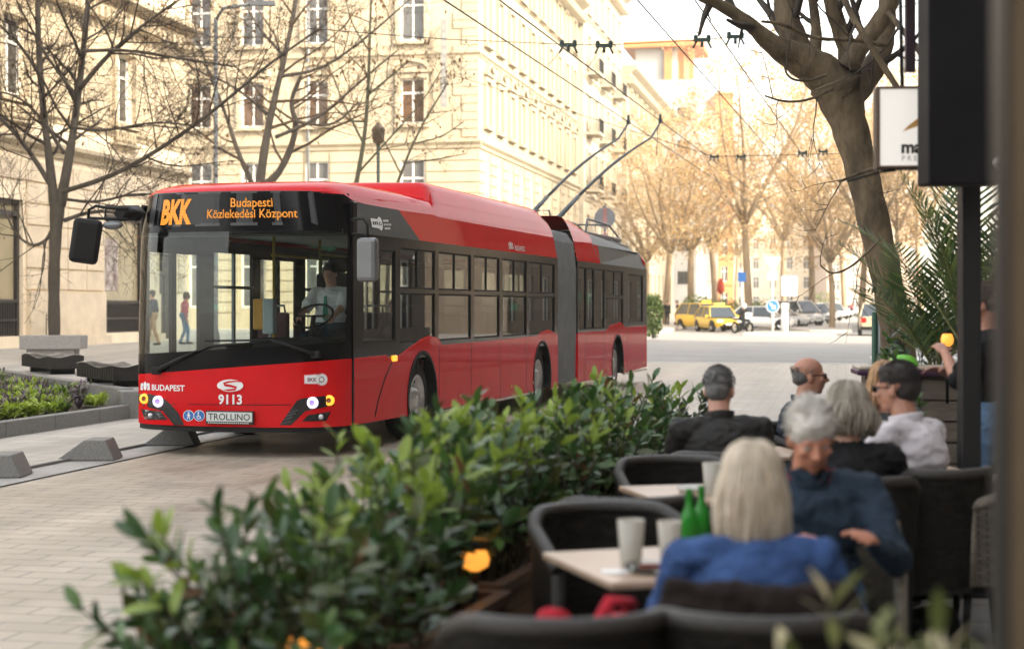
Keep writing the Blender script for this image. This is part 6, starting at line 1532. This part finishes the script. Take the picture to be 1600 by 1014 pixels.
# ------------------------------------------------------------------ vehicles
CGL=mat('car_glass',(.03,.04,.05),.05,var=0,spec=.8); TAIL=mat('tail_red',(.35,.01,.01),.25,var=0); HLM=mat('car_headlight',(.65,.65,.62),.15,var=0); PLT=mat('car_plate',(.6,.6,.58),.5,var=0)
def car(kind,paint,label,group=None,taxi=False,cat='car'):
    t=thing('parked_car' if not taxi else 'taxi',label,cat,(0,0,0),0,group)
    L,Wd,Hh={'hatch':(4.1,1.75,1.48),'sedan':(4.55,1.8,1.46),'suv':(4.55,1.85,1.68),'van':(4.7,1.85,1.85)}[kind]
    hw=Wd/2; belt=Hh*.60
    st=[(0.0,.62,.40,.62),(.03,.82,.28,.70),(.16,.93,.24,.74),(.30,.98,.22,.80 if kind!='van' else .86),(.5,1.0,.22,.86),(.75,1.0,.22,.90),(.93,.96,.24,.92),(.98,.88,.30,.88),(1.0,.80,.40,.80)]
    mb=MB(); n=None; secs=[]
    for f,w,z0,zt in st:
        zt=zt/.9*belt; w=w*hw; s=[(-w*.86,z0),(-w*.98,z0+.12),(-w,(z0+zt)/2),(-w*.97,zt-.06),(-w*.86,zt),(0,zt+.02),(w*.86,zt),(w*.97,zt-.06),(w,(z0+zt)/2),(w*.98,z0+.12),(w*.86,z0)]
        secs.append((-L/2+L*f,s))
    loft(mb,secs,0); m=len(secs[0][1])
    for y,s in (secs[0],secs[-1]): mb.add([(x,y,z) for x,z in s],[list(range(m))],0)
    body=mb.build('body',paint,t)
    A,B,C,D={'hatch':(.26,.42,.82,.985),'sedan':(.28,.43,.72,.90),'suv':(.26,.40,.88,.985),'van':(.15,.32,.94,.99)}[kind]
    y=lambda f:-L/2+L*f; wb=hw*.93; wt=hw*.72; zb_=belt*.93; zt=Hh-.05
    g=MB(); g.add([(-wb,y(A),zb_),(wb,y(A),zb_),(wt,y(B),zt),(-wt,y(B),zt),(-wb,y(D),zb_),(wb,y(D),zb_),(wt,y(C),zt),(-wt,y(C),zt)],[[0,1,2,3],[5,4,7,6],[1,5,6,2],[4,0,3,7]],0); g.build('windows',CGL,t)
    r_=MB(); r_.rbox(-wt-.02,wt+.02,y(B)-.03,y(C)+.03,zt-.015,Hh,.03)
    for s in (-1,1):
        for f0,f1 in ((A,B),(D,C)): r_.tube([(s*wb,y(f0),zb_),(s*wt,y(f1),zt)],.035,6)
        m_=(B+C)/2; r_.tube([(s*(wb+.005),y(m_),zb_),(s*(wt+.005),y(m_),zt)],.03,6)
    r_.build('roof',paint,t)
    for fy in (.19,.81):
        for s in (-1,1):
            w=MB(); w.lathe([(.2,0),(.31,.0),(.325,.03),(.325,.17),(.31,.2),(.2,.2)],(0,0,0),24,0,'x',cap=False); w.lathe([(.2,.19),(.19,.17),(.05,.185),(0,.185)],(0,0,0),20,1,'x',cap=False)
            for k in range(5): a=2*pi*k/5; w.box(.165,.192,-.03,.03,.04,.19,1,Matrix.Rotation(a,4,'X'))
            o=w.build('wheel',[RUB,CHR],t); o.location=(s*(hw-.19),y(fy),.325); o.scale=(s,1,1)
            a=MB(); a.prism([(.37*cos(pi*k/12),.37*sin(pi*k/12)) for k in range(13)],'x',hw*.9,hw*1.003); a.xf(Matrix.Translation((0,y(fy),.32))); 
            if s<0: a.xf(Matrix.Scale(-1,4,(1,0,0)))
            a.build('wheel_arch',BLKM,t)
    for s in (-1,1):
        h=MB(); h.rbox(s*hw*.66-.17,s*hw*.66+.17,y(0.0)-.01,y(.06),belt*.62,belt*.80,.03); h.build('headlight',HLM,t)
        h=MB(); h.rbox(s*hw*.70-.13,s*hw*.70+.13,y(.97),y(1.0)+.015,belt*.66,belt*.93,.02); h.build('tail_light',TAIL,t)
        h=MB(); h.rbox(s*(hw+.07)-.09,s*(hw+.07)+.09,y(A+.06)-.05,y(A+.06)+.05,belt*.93,belt*1.08,.03); h.build('mirror',paint,t)
    g=MB(); g.rbox(-hw*.5,hw*.5,y(0)-.015,y(.03),.36,.50,.02); g.rbox(-hw*.4,hw*.4,y(0)-.015,y(.03),.56,.62,.02); g.build('grille',BLKM,t)
    g=MB(); g.box(-.26,.26,y(0)-.03,y(0)-.016,.40,.50); g.box(-.26,.26,y(1)+.016,y(1)+.03,.62,.73); g.build('plate',PLT,t)
    g=MB(); g.rbox(-hw*.9,hw*.9,y(.97),y(1)+.03,.30,.48,.03); g.build('bumper',BLKM if kind=='suv' else paint,t)
    if taxi: g=MB(); g.rbox(-.3,.3,-.3,-.1,Hh+.0,Hh+.17,.04); g.build('taxi_sign',mat('taxi_sign_yellow',(.75,.55,.05),.4,var=0,emit=.15),t)
    return t
def cpaint(n,c): return mat(n,c,.3,var=.02,coat=1)
TAX=cpaint('taxi_yellow',(.72,.46,.015))
def place(o,px,d,rz,zoff=0): p=P(px,0,d); o.location=(p.x,d,road_z(d)+.006+zoff); o.rotation_euler=(0,0,radians(rz)); return o
tx=place(car('hatch',TAX,'yellow taxi with pale windscreen in front, coming out of the crossing','taxis at the crossing',True),1122,94,12); tx.scale=(1.02,)*3
tx=place(car('suv',TAX,'second yellow taxi half hidden behind the first taxi','taxis at the crossing',True),1101,100,26)
place(car('suv',cpaint('gold_beige',(.42,.34,.22)),'gold beige suv seen from behind beside the plane tree trunk'),1369,84,168)
g='cars parked along the far street'
cw=cpaint('car_white',(.70,.70,.68)); cs=cpaint('car_silver',(.42,.43,.44)); cb=cpaint('car_blue',(.04,.09,.20)); cr=cpaint('car_dark_red',(.16,.03,.025)); cgy=cpaint('car_grey',(.13,.13,.135))
specs=[('hatch',cw,1192,100,70,'white hatchback nearest in the parked row, side to the camera'),('sedan',cs,1218,108,60,'silver saloon second in the parked row behind the sign pole'),('van',cw,1244,114,30,'white van in the parked row right of the white board'),('hatch',cr,1252,122,25,'dark red hatchback in the parked row'),('sedan',cb,1266,128,25,'blue saloon in the parked row'),('suv',cw,1275,138,22,'white suv in the middle of the parked row'),('hatch',cgy,1289,150,20,'grey hatchback towards the far end of the parked row'),('suv',cs,1300,165,20,'silver suv near the far end of the parked row'),('hatch',cw,1310,180,18,'small white hatchback, farthest but one of the parked row'),('sedan',cgy,1318,196,18,'grey saloon at the very end of the parked row')]
pro={}
for k,p_,px,d,rz,lab in specs:
    kk=(k,p_.name)
    if kk in pro: o=dup(pro[kk]); o['label']=lab
    else: o=car(k,p_,lab,g); pro[kk]=o
    place(o,px,d,rz)
# scooter and rider
t=thing('motorcycle','dark motorcycle with round headlight ridden across the junction','motorcycle'); 
mb=MB()
for y in (-.68,.68):
    w=MB(); w.lathe([(.22,-.06),(.31,-.055),(.325,0),(.31,.055),(.22,.06)],(0,0,0),24,0,'x',cap=False); w.lathe([(.22,.03),(.05,.05),(0,.05)],(0,0,0),20,1,'x',cap=False); w.lathe([(.22,-.03),(.05,-.05),(0,-.05)],(0,0,0),20,1,'x',cap=False); o=w.build('wheel',[RUB,CHR],t); o.location=(0,y,.325)
mb.tube([(0,.68,.33),(0,.3,.45),(0,-.2,.42)],.06,8); mb.rbox(-.14,.14,-.28,.22,.3,.62,.05); mb.rbox(-.16,.16,-.36,.05,.66,.9,.08); mb.rbox(-.15,.15,.02,.72,.72,.84,.05); mb.tube([(-.07,-.68,.33),(-.07,-.45,.95)],.03,8); mb.tube([(.07,-.68,.33),(.07,-.45,.95)],.03,8); mb.tube([(-.38,-.3,1.02),(0,-.42,1.0),(.38,-.3,1.02)],.02,8); mb.build('frame',mat('bike_dark',(.02,.022,.026),.35,var=.1),t)
MB().rbox(-.2,.2,-.62,-.44,.8,1.16,.06).build('fairing',cw,t); MB().lathe([(.10,-.03),(.085,-.06),(0,-.065)],(0,-.6,.93),16,0,'y').build('headlight',mat('bike_headlight',(1,.93,.8),.2,var=0,emit=1.5),t)
place(t,1160,88,28)
rd,HPm,_=person('motorcycle rider in dark clothes wearing a white helmet','' or (0,0,0),0,BLACKC,NAVY,sit=.76,lean=14,handL=(-.30,.44,1.06),handR=(.30,.44,1.06),voxel=.014,feet=((-.2,.15,.38),(.2,.15,.38)),face=False,hands=False,bulk=1.15)
b=MB(); hc=Vector(rd['hc']); b.ball(hc+Vector((0,0,.02)),(.135,.155,.15),0,3); b.build('helmet',cw,rd); MB().ball(hc+Vector((0,.06,.02)),(.115,.105,.07),0,2).build('visor',BLK,rd)
q=P(1160,0,88); rd.location=(q.x,88.1,road_z(88)); rd.rotation_euler=(0,0,radians(28+180))
# ------------------------------------------------------------------ signs
t=thing('traffic_sign_post','white post with a white give way triangle and a round blue arrow sign','traffic sign',put(1207,84,road_z(84)+.1))
MB().lathe([(.06,0),(.06,3.75),(0,3.76)],(0,0,0),12).build('post',mat('post_pale',(.62,.66,.58),.5,var=.05),t)
MB().prism([(-.40,3.98),(.40,3.98),(.05,3.30),(-.05,3.30)],'y',-.09,-.07).build('give_way_triangle',mat('sign_back_white',(.75,.75,.72),.5,var=.04),t)
MB().box(-.24,.24,-.09,-.07,2.82,3.22).build('plate',MATS['sign_back_white'],t)
d_=MB(); d_.lathe([(.34,-.09),(.34,-.07),(0,-.07)],(0,0,1.42),28,0,'y'); d_.lathe([(.34,-.095),(.31,-.095)],(0,0,1.42),28,1,'y',cap=False)
M_=Matrix.Translation((0,0,1.42))@Matrix.Rotation(radians(45),4,'Y'); d_.prism([(-.2,-.045),(.04,-.045),(.04,-.14),(.2,0),(.04,.14),(.04,.045),(-.2,.045)],'y',-.104,-.098,1,M_); d_.build('keep_right_disc',[BLU,WHT],t)
t=thing('white_board','plain white rectangular board on a thin post right of the blue sign','sign',put(1233,88,road_z(88)+.1)); MB().tube([(0,0,0),(0,0,3.0)],.04,8).build('post',STEEL,t); MB().box(-.42,.42,-.07,-.05,2.0,3.05).build('board',WHT,t)
t=thing('white_bollard','short white reflective bollard on the traffic island','bollard',put(1226,86,road_z(86)+.1)); MB().lathe([(.2,0),(.2,1.0),(.17,1.2),(.2,1.25),(.2,1.55),(0,1.6)],(0,0,0),16).build('shaft',WHT,t)
tag(MB().prism([(x*1.0,y) for x,y in [(-2.2,-2.3),(2.6,-2.6),(3.0,1),(2,5),(-.6,5),(-1.8,0)]],'z',-.1,.14).build('traffic_island',PGR,loc=put(1215,85,road_z(85))),kind='structure')
t=thing('round_sign','grey back of a round traffic sign on a post behind the bus roof','traffic sign',put(945,46,road_z(46))); MB().tube([(0,0,0),(0,0,4.5)],.035,8).build('post',STEEL,t); MB().lathe([(.30,-.01),(.30,.01),(0,.01)],(0,-.05,4.15),28,0,'y').build('disc',mat('sign_back_grey',(.30,.31,.32),.5,.4,var=.1),t); MB().box(-.06,.06,-.075,-.062,3.9,4.42).prism([(-.3,3.30),(.3,3.30),(0,3.78)],'y',-.07,-.05).build('mount',mat('sign_red_white',(.5,.25,.24),.5,var=.2),t)
t=thing('red_kiosk_umbrella','closed red parasol by the white facade left of the golden tree','parasol',put(1126,120,.3)); MB().lathe([(.10,2.3),(.30,2.6),(.22,3.2),(.05,3.5),(0,3.52)],(0,0,0),14).build('canopy',mat('red_canvas',(.50,.06,.03),.8,var=.1),t); MB().tube([(0,0,0),(0,0,2.35)],.05,8).build('pole',STEEL,t)
t=thing('blue_sign','small blue and white street sign on a post behind the taxis','traffic sign',put(1159,100,.3)); MB().tube([(0,0,0),(0,0,3.6)],.05,8).build('post',WHT,t); MB().box(-.25,.25,-.08,-.06,2.9,3.5).build('disc',BLU,t)
t=thing('traffic_light','traffic light with green lens beside the plane tree','traffic light',put(1371,70,.2)); MB().tube([(0,0,0),(0,0,2.6)],.05,8).build('post',STEEL,t); MB().rbox(-.16,.16,-.1,.1,2.2,3.1,.03).build('housing',BLKM,t); MB().lathe([(.10,-.105),(.09,-.12),(0,-.125)],(0,0,2.4),16,0,'y').build('lens',MATS['green_glow'],t)
# ------------------------------------------------------------------ overhead wires
WIRE=mat('contact_wire',(.02,.02,.02),.5,.5,var=0); INS=mat('insulator_green',(.03,.06,.05),.5,var=.1)
def wire(name,pts,r,label,cat='overhead wire',grp=None): o=MB().tube(pts,r,6).build(name,WIRE); return tag(o,label,cat,grp)
dW=Vector((.2477,1,0)); H1=Hd
for i,lab in ((0,'left contact wire of the pair the bus poles touch'),(1,'right contact wire of the pair the bus poles touch')):
    h=H1[i]; wire('contact_wire',[h+dW*t+Vector((0,0,.0)) for t in (-60,-30,0,30,80,160)],.012,lab,'overhead wire','trolley contact wires')
for x0,lab in ((1.78,'left contact wire of the second pair over the street'),(2.6,'right contact wire of the second pair over the street')):
    wire('contact_wire',[Vector((x0,22.8,6))+dW*t for t in (-40,0,40,160)],.012,lab,'overhead wire','trolley contact wires')
def at_d(i,d): h=H1[i]; return h+dW*(d-h.y)
def hang(px,py,d,lab):
    t=thing('wire_hanger',lab,'wire hanger',P(px,py,d),0,'hangers on the span wires')
    mb=MB(); s=d/34*.055
    mb.rbox(-.16,.16,-.03,.03,-.02,.05,.01); mb.tube([(-.1,0,0),(-.17,0,-.14)],.02,6); mb.tube([(.1,0,0),(.17,0,-.14)],.02,6); mb.ball((-.12,0,.07),.045); mb.ball((.12,0,.07),.045); mb.tube([(0,0,-.02),(0,0,-.12)],.03,6); mb.build('clamp',INS,t)
spans=[((480,45,30),(700,62,30),(888,70,30),(944,71,30),(1097,63,30),(1149,57,30),(1330,30,30),(1500,-10,30)),((700,115,55),(1116,245,55),(1158,244,55),(1330,240,52),(1420,215,48)),((300,40,32),(480,0,32))]
for k,s in enumerate(spans[:2]):
    wire('span_wire',[P(*q) for q in s],.008 if k==0 else .012,['thin span wire across the street above the bus','lower far span wire across the street before the golden trees'][k],'span wire')
for q in ((888,72,30,'wire hanger on the near span wire, first above the trolley poles'),(944,73,30,'wire hanger on the near span wire, second above the trolley poles'),(1097,64,30,'wire hanger on the near span wire left of the plane tree branch'),(1149,59,30,'wire hanger on the near span wire closest to the plane tree branch'),(1116,246,55,'wire hanger on the far span wire, left one'),(1158,246,55,'wire hanger on the far span wire, right one'),(1254,240,54,'wire hanger before the golden crown, left one'),(1286,238,54,'wire hanger before the golden crown, right one')): hang(*q)
for a,b,lab in (((857,101,23.8),(888,70,30),'short pull wire from contact wire to the first hanger'),((919,105,27.0),(944,71,30),'short pull wire from contact wire to the second hanger')): wire('pull_wire',[P(*a),P(*b)],.006,lab,'pull wire')

# ------------------------------------------------------------------ warm street haze
hz=MB().box(-700,700,-260,860,-1.3,60).build('haze',None); hz['kind']='stuff'; hz.display_type='WIRE'
m=bpy.data.materials.new('street_haze'); m.use_nodes=True; t=m.node_tree; t.nodes.remove(t.nodes['Principled BSDF'])
pv=_n(t,'ShaderNodeVolumePrincipled'); pv.inputs['Color'].default_value=(1,.93,.80,1); pv.inputs['Density'].default_value=.0007; pv.inputs['Anisotropy'].default_value=.2
t.links.new(pv.outputs[0],t.nodes['Material Output'].inputs['Volume']); hz.data.materials.clear(); hz.data.materials.append(m)
